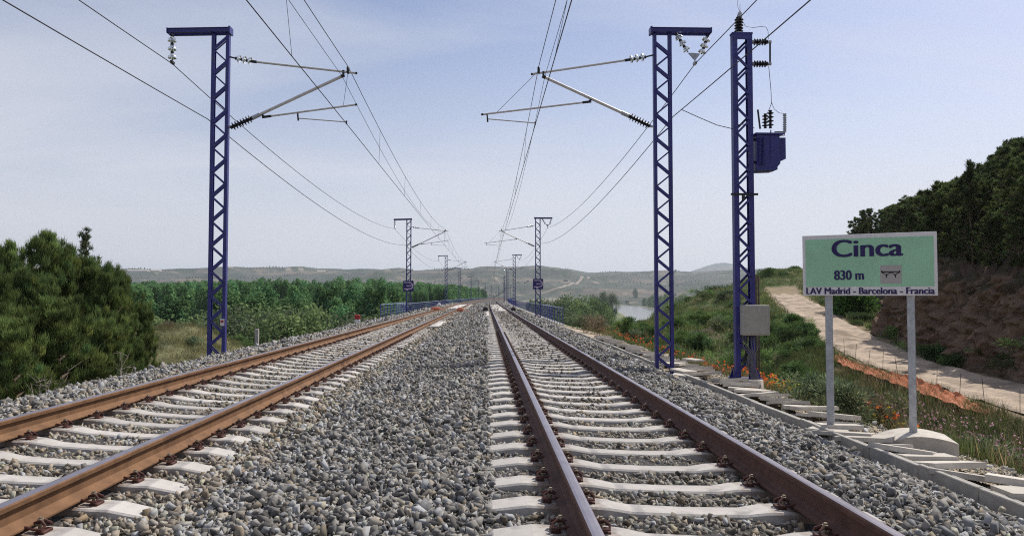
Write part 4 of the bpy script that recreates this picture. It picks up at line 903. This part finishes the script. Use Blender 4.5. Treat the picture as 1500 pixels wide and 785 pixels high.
# dead twigs among pines
def twigs(x, y, z, h, n, lab, rng=random, nm='dead_branch'):
    mb = MB()
    for k in range(n):
        a = rng.uniform(0, 6.28); l = h*rng.uniform(.4, 1); e = Vector((math.cos(a)*l*.5, math.sin(a)*l*.5, l)); m_ = e*.5+Vector((rng.uniform(-.1, .1), rng.uniform(-.1, .1), 0))*h
        mb.tube([(0, 0, 0), m_, e], [.012, .008, .003], 4)
        for q in range(3): f = m_.lerp(e, rng.random()); mb.tube([f, f+Vector((rng.uniform(-.25, .25), rng.uniform(-.25, .25), rng.uniform(.0, .25)))*h], [.006, .002], 4)
    o = mb.build(nm, M['twig']); o.location = (x, y, z); tag(o, lab, 'dead branch'); return o
p_ = P(178, 548, 18.5); twigs(p_.x, p_.y, p_.z-.35, 1.0, 6, 'bare grey dead branch at the foot of the left pines by the ballast')
p_ = P(70, 575, 15.5); twigs(p_.x, p_.y, p_.z-.5, 1.0, 9, 'tangle of bare brown twigs under the near left pines')
# pines on the right cliff
hp = [pine_meshes(2.2, .85, 21, 190, 80, .11, .018, (.085, .112, .040), .0), pine_meshes(1.9, .95, 22, 190, 80, .11, .018, (.098, .128, .044), .0), pine_meshes(2.5, .7, 23, 150, 80, .11, .017, (.078, .103, .037), .1)]
r = random.Random(5); cnt = 0
def sky_y(px_): return float(np.interp(px_, [1228, 1240, 1255, 1300, 1345, 1390, 1420, 1455, 1480, 1500, 1560], [352, 332, 312, 302, 287, 271, 257, 241, 223, 201, 170]))
yv = 15.0
while yv < 60:
    xr = float(np.interp(yv, RY, RX)); sb = 1.6+3.6*float(sm(33.5, 37, yv)*(1-.5*sm(48, 58, yv)))
    for kk in range(7):
        s_ = sb+1.7+kk*1.05+r.uniform(-.45, .45); x_ = xr+s_; y2 = yv+r.uniform(-.5, .5); g = Hs(x_, y2); px_ = 711+1100*x_/y2
        if px_ > 1600 or px_ < 1240: continue
        hh_ = CAMZ+(434-sky_y(px_)+r.uniform(-9, 3))/1100*y2-g
        m_ = r.randrange(3); h0 = (2.2, 1.9, 2.5)[m_]; want = min(h0*r.uniform(.7, 1.15)*(.6 if kk == 0 else 1)*(1+.02*max(yv-25, 0))*(1.3 if px_ > 1400 else 1), hh_)
        if want < .45: continue
        sc = want/h0; plant_tree('pine_tree', hp[m_], x_, y2, g-.12, (max(sc, .6)*1.1, sc), r.uniform(0, 6), 'dark bushy pine in the pine cover on top of the right earth cliff', 'pine tree', 'pines on the right cliff top'); cnt += 1
    yv += 1.15+.012*yv
# the taller spindly one on the skyline
x_ = at_px(1426, 27); plant_tree('pine_tree', pine_meshes(3.5, .5, 33, 120, 44, .13, .024, (.06, .078, .03), .5), x_, 27, Hs(x_, 27)-.1, (1, (P(1426, 236, 27).z-Hs(x_, 27))/3.5), 1, 'thin spindly pine rising above the cliff-top pines on the skyline', 'pine tree', 'pines on the right cliff top')
# shrubs, several kinds
def shrub_mesh(seed, n, R, h, leaf, base, up=.5, elong=2.4, m_='herb'):
    rng = np.random.default_rng(seed); k = 16; cs = np.c_[rng.normal(0, R*.42, (k, 2)), rng.uniform(.12, .75, k)*h]; id_ = rng.integers(0, k, n)
    d = rng.normal(size=(n, 3))+np.array([0, 0, up]); d /= np.linalg.norm(d, axis=1)[:, None]; c = cs[id_]+d*np.array([R*.5, R*.5, h*.36])*rng.random((n, 1))**.6; c[:, 2] = np.abs(c[:, 2])
    a = rng.normal(size=(n, 3)); u = np.cross(d, a); u /= np.linalg.norm(u, axis=1)[:, None]
    V, Fq = diamonds(c, d, u, leaf*rng.uniform(.6, 1.4, n), leaf/elong); return npmesh('shrub', V, Fq, M[m_], col=vary(base, k, rng, .2, .1)[id_]*rng.lognormal(0, .22, (n, 1)))
SH = {'grey': [shrub_mesh(s, 2600, .6, .75, .085, (.15, .185, .095), .5, 3.2) for s in (1, 2)], 'green': [shrub_mesh(s, 2600, .6, .7, .09, (.105, .165, .05), .6, 3.5) for s in (3, 4)], 'dark': [shrub_mesh(s, 2400, .6, .7, .09, (.068, .105, .038), .5, 3) for s in (5, 6)], 'dry': [shrub_mesh(s, 1300, .6, .7, .11, (.21, .16, .10), .8, 6) for s in (7, 8)], 'bright': [shrub_mesh(9, 3600, .6, .9, .10, (.075, .155, .03), .3, 1.7)], 'broom': [shrub_mesh(s, 2600, .5, .9, .20, (.095, .155, .052), 1.6, 9) for s in (11, 12)]}
def shrub(kind, x, y, sc, lab, group, hz=1.0, sink=.05):
    o = link('shrub', random.choice(SH[kind])); o.location = (x, y, Hs(x, y)-sink); o.rotation_euler = (0, 0, random.uniform(0, 6)); o.scale = (sc, sc, sc*hz); tag(o, lab, 'shrub', group); return o
for (kind, px_, Y_, dxm, sc, hz, lab) in (
    ('bright', 1246, 43, 0, 2.6, 1.0, 'bright green rounded bush at the foot of the cliff, seen under the sign'),
    ('grey', 1238, 12.4, 0, .95, 1.1, 'tall grey-green weed bush behind the left post of the green sign'), ('grey', 1205, 14.0, 0, 1.0, 1.0, 'grey-green weed bush between the blue pole and the sign'),
    ('grey', 1432, 10.4, .1, .9, .9, 'grey-green weed bush right of the curved concrete block'), ('grey', 1395, 11.2, .1, .7, .8, 'small grey-green weed bush directly behind the curved concrete block'),
    ('dry', 1490, 9.8, .1, .8, .9, 'dry brown weed bush at the lower right picture corner'), ('dry', 1290, 12.8, 0, 1.1, 1.0, 'dry brown twiggy bush between the two sign posts'),
    ('broom', 1275, 16.5, -.4, .9, .7, 'dark green broom bush below the orange netting, between the sign posts'), ('broom', 1452, 14.6, 0, .75, .6, 'green broom bush at the road edge on the right'),
    ('broom', 1372, 15.0, 0, .7, .6, 'green broom bush below the right end of the orange netting'), ('dark', 1330, 14.3, 0, .9, .8, 'dark bush behind the right post of the sign'),
    ('dry', 882, 41, -.2, 1.7, 1.0, 'brownish dry bush at the viaduct corner, left of the river'), ('grey', 855, 47, 0, 1.7, .9, 'grey-green bush beside the near right end of the viaduct railing')):
    x_ = at_px(px_, Y_)+dxm; shrub(kind, x_, Y_, sc, lab, 'singled-out shrubs', hz)
r = random.Random(3)
for k in range(120):    # bank between the line and the road
    y_ = r.uniform(11, 42); xr = float(np.interp(y_, RY, RX)); lo = 7.4+float(curve(y_)); x_ = r.uniform(lo, xr-1.9)
    kind = r.choice(['green', 'green', 'dark', 'broom', 'grey', 'dry'] if y_ < 18 else ['green', 'green', 'broom', 'dark', 'green', 'grey'])
    if 711+1100*x_/y_ > 1540: continue
    if xr-x_ < 3.2 and 14 < y_ < 29: continue
    shrub(kind, x_, y_, r.uniform(.6, 1.25)*(1.15 if y_ > 24 else .68), 'low %s shrub on the bank between the line and the dirt road' % {'green': 'green', 'dark': 'dark green', 'broom': 'spiky green', 'grey': 'grey-green', 'dry': 'dry brown'}[kind], '%s shrubs on the bank below the dirt road' % kind, r.uniform(.6, .95))
for k in range(120):   # spur hill beyond
    y_ = r.uniform(42, 92); x_ = r.uniform(8, 40); s_ = x_-float(np.interp(y_, RY, RX)); z_ = Hs(x_, y_)
    if (abs(s_) < 2.6 and y_ < 74) or z_ < -7 or (y_ < 62 and 711+1100*x_/y_ < 965): continue
    kind = r.choice(['green', 'dark', 'grey', 'broom', 'dry'])
    shrub(kind, x_, y_, r.uniform(.9, 2.2), 'low %s shrub on the grassy hill beyond the blue pole' % {'green': 'green', 'dark': 'dark green', 'broom': 'spiky green', 'grey': 'grey-green', 'dry': 'dry brown'}[kind], '%s shrubs on the grassy hill' % kind, r.uniform(.4, .7))
for k in range(26):    # weeds on the near road edge
    y_ = r.uniform(29, 42); x_ = float(np.interp(y_, RY, RX))-r.uniform(1.5, 2.0)
    shrub(r.choice(['green', 'grey', 'broom']), x_, y_, r.uniform(.5, 1.0), 'low weed bush along the near edge of the dirt road', 'weed bushes on the dirt road edge', r.uniform(.6, 1.0))
for k in range(80):    # cliff top and face
    y_ = r.uniform(14, 55); xr = float(np.interp(y_, RY, RX)); x_ = xr+r.choice([r.uniform(1.6, 2.4), r.uniform(3.8, 8), r.uniform(3.8, 8)])
    if 711+1100*x_/y_ > 1560: continue
    shrub(r.choice(['dark', 'green', 'dark']), x_, y_, r.uniform(.6, 1.3), 'low dark shrub growing on the right earth cliff', 'shrubs on the earth cliff', r.uniform(.5, .9))
for k in range(110):    # left slope and mound
    y_ = r.uniform(17, 56); x_ = r.uniform(-34, -8.6); 
    if -26 < x_ < -9 and 30 < y_ < 46: kind = r.choice(['grey', 'grey', 'dry', 'green'])
    else: kind = r.choice(['green', 'grey', 'dark', 'broom'])
    if abs(x_) > .75*y_: continue
    shrub(kind, x_, y_, r.uniform(.7, 1.5)*(1.5 if y_ > 44 else .9), 'low %s shrub on the slope below the left ballast shoulder' % {'green': 'green', 'dark': 'dark green', 'broom': 'spiky green', 'grey': 'grey-green', 'dry': 'dry brown'}[kind], '%s shrubs on the left slope' % kind, r.uniform(.5, .9))
# grass and weeds as ground cover
def blades(x, y, per, hgt, rng, base, wd=.012, spread=.09, lean=.35):
    n = len(x); z = H(x, y); c0 = np.repeat(np.c_[x, y, z-.02], per, 0)+np.c_[rng.normal(0, spread, (n*per, 2)), np.zeros(n*per)]
    d = np.c_[rng.normal(0, lean, (n*per, 2)), np.ones(n*per)]; d /= np.linalg.norm(d, axis=1)[:, None]; l = np.repeat(hgt, per)*rng.uniform(.5, 1.15, n*per)
    u = np.cross(d, rng.normal(size=d.shape)); u /= np.linalg.norm(u, axis=1)[:, None]
    w_ = np.broadcast_to(wd, (n,)); V, Fq = diamonds(c0+d*l[:, None]/2, d, u, l, np.repeat(w_, per)); col = np.repeat(vary(base, n, rng, .25, .15), per, 0)*rng.lognormal(0, .2, (n*per, 1)); return V, Fq, col
G = [[], [], []]; off = 0
def addg(t):
    global off
    G[0].append(t[0]); G[1].append(t[1]+off); G[2].append(t[2]); off += len(t[0])
rng = np.random.default_rng(77)
def scatter(n, x0, x1, y0, y1, cond): 
    x = rng.uniform(x0, x1, n); y = rng.uniform(y0, y1, n); m_ = cond(x, y); return x[m_], y[m_]
rx = lambda y: np.interp(y, RY, RX)
x, y = scatter(9000, 6.3, 14, 8, 30, lambda x, y: (x < rx(y)-1.5) & (x > 6.7-.25*np.sin(y*2)) & (711+1100*x/y < 1560)); addg(blades(x, y, 22, rng.uniform(.15, .42, len(x)), rng, (.10, .125, .045), .010))
x, y = scatter(3500, 6.3, 14, 8, 26, lambda x, y: (x < rx(y)-1.5) & (x > 6.6) & (711+1100*x/y < 1560)); addg(blades(x, y, 14, rng.uniform(.2, .55, len(x)), rng, (.24, .19, .11), .008))
x, y = scatter(18000, 6.6, 46, 30, 96, lambda x, y: ((np.abs(x-rx(y)) > 1.7) | (y > 73)) & (H(x, y) > -7)); addg(blades(x, y, 18, rng.uniform(.2, .5, len(x)), rng, (.125, .165, .06), .028, .22))
x, y = scatter(2200, 6.6, 36, 34, 92, lambda x, y: (np.abs(x-rx(y)) > 1.7) & (H(x, y) > -7)); addg(blades(x, y, 14, rng.uniform(.2, .5, len(x)), rng, (.21, .175, .085), .025, .22))
x, y = scatter(7000, -34, -7.6, 14, 58, lambda x, y: np.abs(x) < .8*y+2); addg(blades(x, y, 18, rng.uniform(.15, .42, len(x)), rng, (.15, .145, .06), .018, .15))
x, y = scatter(5000, -26, -9, 30, 50, lambda x, y: np.hypot(x+17.5, (y-42)*.7) < 8); addg(blades(x, y, 16, rng.uniform(.12, .32, len(x)), rng, (.19, .19, .095), .016, .15))
x, y = scatter(2500, 15, 36, 12, 58, lambda x, y: (x-rx(y) > 1.5) & ((x-rx(y) < 2.2) | (x-rx(y) > 4.2)) & (711+1100*x/y < 1580)); addg(blades(x, y, 16, rng.uniform(.12, .4, len(x)), rng, (.095, .115, .045), .018, .12))
tag(link('grass', npmesh('grass', np.vstack(G[0]), np.vstack(G[1]), M['herb'], col=np.vstack(G[2]))), 'green and straw-coloured grass and weeds covering the banks beside the line', 'grass', kind='stuff')
# wildflowers: one mass per colour
def flowers(nm, x, y, hgt, size, base, lab, lean=.2):
    n = len(x); z = H(x, y)+hgt; c = np.c_[x, y, z]; k = 3; c = np.repeat(c, k, 0)+rng.normal(0, size*.25, (n*k, 3)); d, u, v = rot_frames(n*k, rng); V, Fq = diamonds(c, d, u, size*rng.uniform(.7, 1.2, n*k), size*.8)
    tag(link(nm, npmesh(nm, V, Fq, M['petal'], col=vary(base, n*k, rng, .2, .05))), lab, 'flowers', kind='stuff')
def near_line(n, p0, p1, w_):
    t = rng.random(n); x = p0[0]+(p1[0]-p0[0])*t+rng.normal(0, w_, n); y = p0[1]+(p1[1]-p0[1])*t+rng.normal(0, w_*2, n); return x, y
xa, ya = near_line(330, (6.9, 17.3), (7.4, 25), .26); xb, yb = near_line(260, (7.2, 25), (7.2, 40), .45); xc, yc = near_line(26, (6.9, 15.5), (6.6, 11), .25)
x = np.r_[xa, xb, xc]; y = np.r_[ya, yb, yc]; keep = x > 6.35; x, y = x[keep], y[keep]
addx = blades(x, y, 3, np.full(len(x), .42), rng, (.09, .12, .045), .008, .05); 
tag(link('flower_stems', npmesh('flower_stems', addx[0], addx[1], M['herb'], col=addx[2])), 'thin green stems under the poppies', 'flower stems', kind='stuff')
flowers('poppies', x, y, rng.uniform(.2, .44, len(x)), .062, (.72, .14, .035), 'orange-red poppies flowering along the edge behind the right masts')
x, y = near_line(300, (6.9, 16.8), (6.9, 12.5), .3); keep = x > 6.35; flowers('yellow_flowers', x[keep], y[keep], rng.uniform(.2, .42, keep.sum()), .045, (.60, .46, .04), 'small yellow flowers right of the transformer pole')
x, y = near_line(240, (7.0, 12.0), (6.9, 9.0), .35); keep = x > 6.3; flowers('pink_flowers', x[keep], y[keep], rng.uniform(.3, .6, keep.sum()), .03, (.46, .26, .32), 'tiny pinkish weed flowers near the right picture edge')
# ------------------------------------------------------------------ poplar wood, riverside trees
PO = [broad_meshes(18, 4.0, 40+k, 10000, .36, b_, .08, 40, 'spire') for k, b_ in enumerate([(.106, .208, .078), (.12, .228, .084), (.094, .188, .072), (.128, .236, .09)])]
r = random.Random(9); cand = []
def poptop(px_): return float(np.interp(px_, [150, 215, 300, 340, 450, 560, 600, 640, 700, 735], [417, 415, 412, 409, 404.5, 408, 413, 417, 423, 431]))
for iy in range(0, 80):
    for ix in range(0, 72):
        y_ = 90+iy*5.1+r.uniform(-1.2, 1.2); x_ = -13-ix*4.6-.10*(y_-88)*0+r.uniform(-1.2, 1.2)+float(curve(y_))*.9
        px_ = 711+1100*x_/y_
        if px_ < 120 or rivdist(np.array([x_]), np.array([y_]))[0] < 30: continue
        if y_ < 100 and px_ > 560: continue
        cand.append((y_, x_, px_))
cand.sort()
far = []; kept = 0; colh = {}
for (y_, x_, px_) in cand:
    g = -14.3; top = poptop(px_)+r.uniform(-3.0, 1.5); zt = CAMZ+(434-top)/1100*y_; hh_ = min(zt-g, r.uniform(17.3, 20.8))
    if y_ < 130: hh_ = min(hh_, r.uniform(14.5, 18))
    # skip what the trees in front wholly hide
    b = int(px_//6); el = (g+hh_-CAMZ)/y_
    if el < colh.get(b, -9)-.006 and y_ > 125: continue
    for q in (-1, 0, 1):
        if y_ > 100: colh[b+q] = max(colh.get(b+q, -9), el-.007)
    if kept < 300:
        m_ = PO[r.randrange(4)]; plant_tree('poplar_tree', m_, x_, y_, g, (r.uniform(.95, 1.25), hh_/18), r.uniform(0, 6), 'green poplar of the dense plantation on the plain left of the viaduct', 'poplar tree', 'poplars of the plantation'); kept += 1
    else: far.append((x_, y_, g, hh_))
def mass(nm, items, lab, base, leaf, per, Rf):
    rg = np.random.default_rng(8); Vs, Fs, Cs = [], [], []; o = 0
    for (x_, y_, g, hh_) in items:
        n = per; t = rg.random(n)**.8; a = rg.uniform(0, 6.283, n); rr = Rf*hh_*(1-.75*t)*np.sqrt(rg.random(n)); c = np.c_[x_+rr*np.cos(a), y_+rr*np.sin(a), g+hh_*(.12+.88*t)]; d, u, v = rot_frames(n, rg); V, Fq = diamonds(c, d, u, leaf*rg.uniform(.7, 1.3, n), leaf*.65); Vs.append(V); Fs.append(Fq+o); o += len(V); Cs.append(np.repeat(vary(base, 1, rg, .16, .08), n, 0)*rg.lognormal(0, .2, (n, 1)))
    if Vs: tag(link(nm, npmesh(nm, np.vstack(Vs), np.vstack(Fs), M['leaf'], col=np.vstack(Cs))), lab, 'woodland', kind='stuff')
mass('far_poplar_wood', far, 'farther green poplars of the plantation reading as one mass', (.108, .208, .08), .8, 520, .2)
print('poplars', kept, len(far), 'cliff pines', cnt)
# willows and bushes at the foot of the left embankment
BR = [broad_meshes(9, 4.2, 60+k, 4200, .42, b_, .08, 26) for k, b_ in enumerate([(.125, .185, .07), (.145, .205, .08), (.165, .205, .11), (.085, .125, .052)])]
for k in range(34):
    y_ = r.uniform(58, 98); x_ = -11-r.uniform(0, 1)**1.2*(y_*.40)+float(curve(y_)); px_ = 711+1100*x_/y_
    if px_ > 575: continue
    g = Hs(x_, y_); top = r.uniform(452, 478)+(0 if px_ < 480 else 6); zt = CAMZ+(434-top)/1100*y_; hh_ = max(zt-g, 2.5); m_ = BR[r.randrange(3)]
    plant_tree('riverside_bush', m_, x_, y_, g-.2, (hh_/9*.9, hh_/9), r.uniform(0, 6), 'rounded green bush in front of the poplar plantation, left of the line', 'bush', 'bushes before the poplars')
for (px_, top, Y_, k, w_, lab) in ((400, 462, 66, 2, 1, 'pale silvery willow bush right of the near left mast, before the poplars'),):
    x_ = at_px(px_, Y_); g = Hs(x_, Y_); hh_ = P(px_, top, Y_).z-g; plant_tree('riverside_bush', BR[k], x_, Y_, g-.2, (hh_/9, hh_/9), 1, lab, 'bush', 'bushes before the poplars')
# trees right of the viaduct up to the river
r = random.Random(21)
def rtree(px_, top, Y_, k, lab, grp, wmul=1.0):
    x_ = at_px(px_, Y_)+0; g = Hs(x_, Y_); hh_ = (CAMZ+(434-top)/1100*Y_-g)*.93; plant_tree('riverside_tree', BR[k], x_, Y_, g-.3, (hh_/9*wmul, hh_/9), r.uniform(0, 6), lab, 'tree', grp)
rl = 'round green tree in the riverside grove between the viaduct and the river'
for (px_, top, Y_) in ((822, 434, 190), (838, 428, 215), (850, 430, 180), (866, 431, 200), (880, 434, 185), (895, 440, 190), (905, 436, 250), (915, 447, 230), (812, 440, 165), (828, 446, 130), (845, 444, 135), (862, 446, 140), (878, 450, 130), (893, 452, 140), (906, 455, 150), (915, 458, 180), (835, 456, 95), (852, 458, 98), (870, 462, 92), (888, 466, 96), (902, 468, 105), (910, 472, 125), (818, 452, 110), (800, 436, 260), (870, 429, 270), (790, 436, 340), (778, 437, 430), (824, 430, 300)):
    rtree(min(px_, 884+.02*Y_), top+r.uniform(-2, 2), Y_, r.randrange(4), rl, 'trees of the riverside grove', .8 if px_ < 870 else .5)
for (px_, top, Y_, k, lab) in ((931, 421, 1420, 3, 'lone dark rounded tree standing above the river bend'), (885, 425, 560, 3, 'dark tree at the right end of the far grove left of the river bend'), (896, 427, 540, 3, 'dark tree next to the far grove, left of the lone rounded tree')): rtree(px_, top, Y_, k, lab, 'far riverside trees', .75)
for (px_, top, Y_) in ((992, 434, 430), (952, 433, 1000), (960, 430, 960), (968, 431, 900), (976, 428, 860), (984, 432, 820), (944, 436, 1120), (980, 430, 480), (992, 434, 420), (1005, 433, 520), (1018, 430, 460), (996, 438, 560), (985, 438, 390), (1000, 428, 640), (1030, 432, 540), (1010, 441, 640), (1012, 442, 760)):
    rtree(px_, top+r.uniform(-2, 2), Y_, r.choice([0, 1, 3]), 'green tree on the far right bank of the river', 'trees on the far river bank', .85)
fw_ = []
for k in range(420):
    y_ = r.uniform(420, 1500); x_ = r.uniform(-.62, .5)*y_
    if rivdist(np.array([x_]), np.array([y_]))[0] < 34: continue
    if abs(x_-float(curve(y_))) < 14: continue
    fw_.append((x_, y_, Hs(x_, y_)-.3, r.uniform(4, 10)))
for k in range(85):
    y_ = r.uniform(1400, 2750); x_ = r.uniform(-.62, .42)*y_; an = r.choice([0, 0, 0, 1.2, -.9])+r.uniform(-.25, .25); m_ = r.randrange(5, 22); st = r.uniform(7, 13)
    for q in range(m_):
        X_, Y_ = x_+math.cos(an)*st*q, y_+math.sin(an)*st*q+r.uniform(-3, 3)
        if 1350 < Y_ < 2850: fw_.append((X_, Y_, Hs(X_, Y_)-.6, r.uniform(2, 5)))
mass('far_woodland', fw_, 'scattered dark trees and hedges across the far plain and hills', (.05, .075, .035), 2.2, 40, .5)
# ------------------------------------------------------------------ orange netting
ny = np.linspace(27.5, 17.2, 60); nx_ = np.interp(ny, RY, RX)-1.62
root = empty('orange_netting', (float(nx_[0]), float(ny[0]), Hs(nx_[0], ny[0]))); tag(root, 'sagging orange plastic safety netting on thin rods along the dirt road edge', 'netting')
V = []; rows = 9
for i, (a, b) in enumerate(zip(nx_, ny)):
    tt = i/59; g = max(Hs(a, b), Hs(a+.35, b)); hgt = np.interp(tt, [0, .2, .45, .6, .85, 1], [.11, .10, .15, .27, .18, .04])*(1+.12*math.sin(i*.9)+.1*math.sin(i*2.3))
    for q in range(rows):
        f = q/(rows-1); V.append((a-.35*(1-f)**1.5+.03*math.sin(i*1.7+q), b, g-.04+hgt*f+.025*math.sin(i*1.1+q*1.9)))
V = np.array(V)-np.array(root.location); i = np.arange(59)[:, None]*rows; j = np.arange(rows-1)[None]
link('net', npmesh('net', V, np.stack([i+j, i+j+1, i+rows+j+1, i+rows+j], -1).reshape(-1, 4), M['net']), root)
pm = MB(); pm.tube([(0, 0, -.2), (.02, 0, .75)], .007, 5); pmm = pm.mesh('rod', M['dark'])
for yy in np.linspace(27, 16.5, 10): o = link('rod', pmm, root); xx = float(np.interp(yy, RY, RX))-1.55; o.location = Vector((xx, yy, Hs(xx, yy)))-root.location; o.rotation_euler = (random.uniform(-.12, .12), random.uniform(-.12, .12), 0)
# stakes by the cabinet
for (px_, lab) in ((1107, 'thin dark stake behind the grey cabinet of the blue pole'), (1111, 'second thin dark stake beside the first one behind the cabinet')):
    x_ = at_px(px_, 26); g = Hs(x_, 26); b = MB(); h_ = P(px_, 404, 26).z-g; b.tube([(0, 0, -.2), (.01, 0, h_)], .035, 6); o = b.build('stake', M['bark']); o.location = (x_, 26, g); tag(o, lab, 'stake', 'dark stakes')
# ------------------------------------------------------------------ far buildings
def shed(px_, w_, h_, Y_, lab, d_=18):
    x_ = at_px(px_, Y_); r_ = empty('farm_building', (x_, Y_, Hs(x_, Y_)-1)); tag(r_, lab, 'building'); b = MB(); b.box((0, 0, h_/2), (w_, d_, h_)); b.build('wall', M['bwall'], r_); b = MB(); b.prism([(-d_/2-1, 0), (d_/2+1, 0), (0, h_*.45)], (-w_/2-.5, 0, h_), (0, 1, 0), (0, 0, 1), (1, 0, 0), w_+1); b.build('roof', M['broof'], r_)
shed(202, 62, 6, 2300, 'long low pale shed on the far left hill slope above the poplars'); shed(228, 28, 7, 2350, 'shorter pale shed right of the long far one')
shed(470, 26, 6, 2500, 'small pale farm building on the far hillside above the poplar tops'); shed(905, 60, 6, 2950, 'long pale building on the far mesa rim right of the line', 14); shed(1063, 40, 18, 6000, 'tiny building on top of the distant blue hill')
# railway continuing up the far hillside
def hit(px_, py_):
    yy = np.arange(560, 3200, 6.); q = P(px_, py_, 1.0)-Vector((0, 0, CAMZ)); x = q.x*yy; z = CAMZ+q.z*yy; k = np.argmax(H(x, yy) >= z)
    return np.array([x[k], yy[k]]) if k else None
hp_ = [hit(*q) for q in ((792, 431), (806, 426.5), (820, 422), (836, 416), (850, 410.5), (862, 406.5))]; hp_ = np.array([q for q in hp_ if q is not None])
if len(hp_) > 2:
    tt = np.linspace(0, len(hp_)-1, 90); cx, cy = np.interp(tt, range(len(hp_)), hp_[:, 0]), np.interp(tt, range(len(hp_)), hp_[:, 1]); tn = np.stack([np.gradient(cx), np.gradient(cy)], 1); tn /= np.linalg.norm(tn, axis=1)[:, None]; nn = np.stack([tn[:, 1], -tn[:, 0]], 1)
    V = []
    for o_, dz in ((-6, -2), (-2, 1.5), (2, 1.5), (6, -2)): X_, Y_ = cx+nn[:, 0]*o_, cy+nn[:, 1]*o_; V.append(np.c_[X_, Y_, H(X_, Y_)+dz])
    V = np.stack(V, 1).reshape(-1, 3); i = np.arange(89)[:, None]*4; j = np.arange(3)[None]
    tag(link('far_embankment', npmesh('far_embankment', V, np.stack([i+j, i+j+1, i+4+j+1, i+4+j], -1).reshape(-1, 4), mat('far_bank_soil', (.235, .195, .155), .95, 0, (.02, .3)))), kind='structure')
# ------------------------------------------------------------------ air
hz_ = MB(); hz_.box((0, 0, 136), (18000, 18000, 312)); ho = hz_.build('haze', M['white']); ho.data.materials.clear()
hm = bpy.data.materials.new('haze_air'); hm.use_nodes = True; t = hm.node_tree; t.nodes.clear(); pv = N(t, 'ShaderNodeVolumePrincipled'); pv.inputs['Color'].default_value = (.80, .90, 1, 1); pv.inputs['Density'].default_value = .000125; pv.inputs['Anisotropy'].default_value = .2
oo = N(t, 'ShaderNodeOutputMaterial'); t.links.new(pv.outputs[0], oo.inputs['Volume']); ho.data.materials.append(hm); tag(ho, 'pale bluish haze in the air over the whole valley', 'haze', kind='stuff')
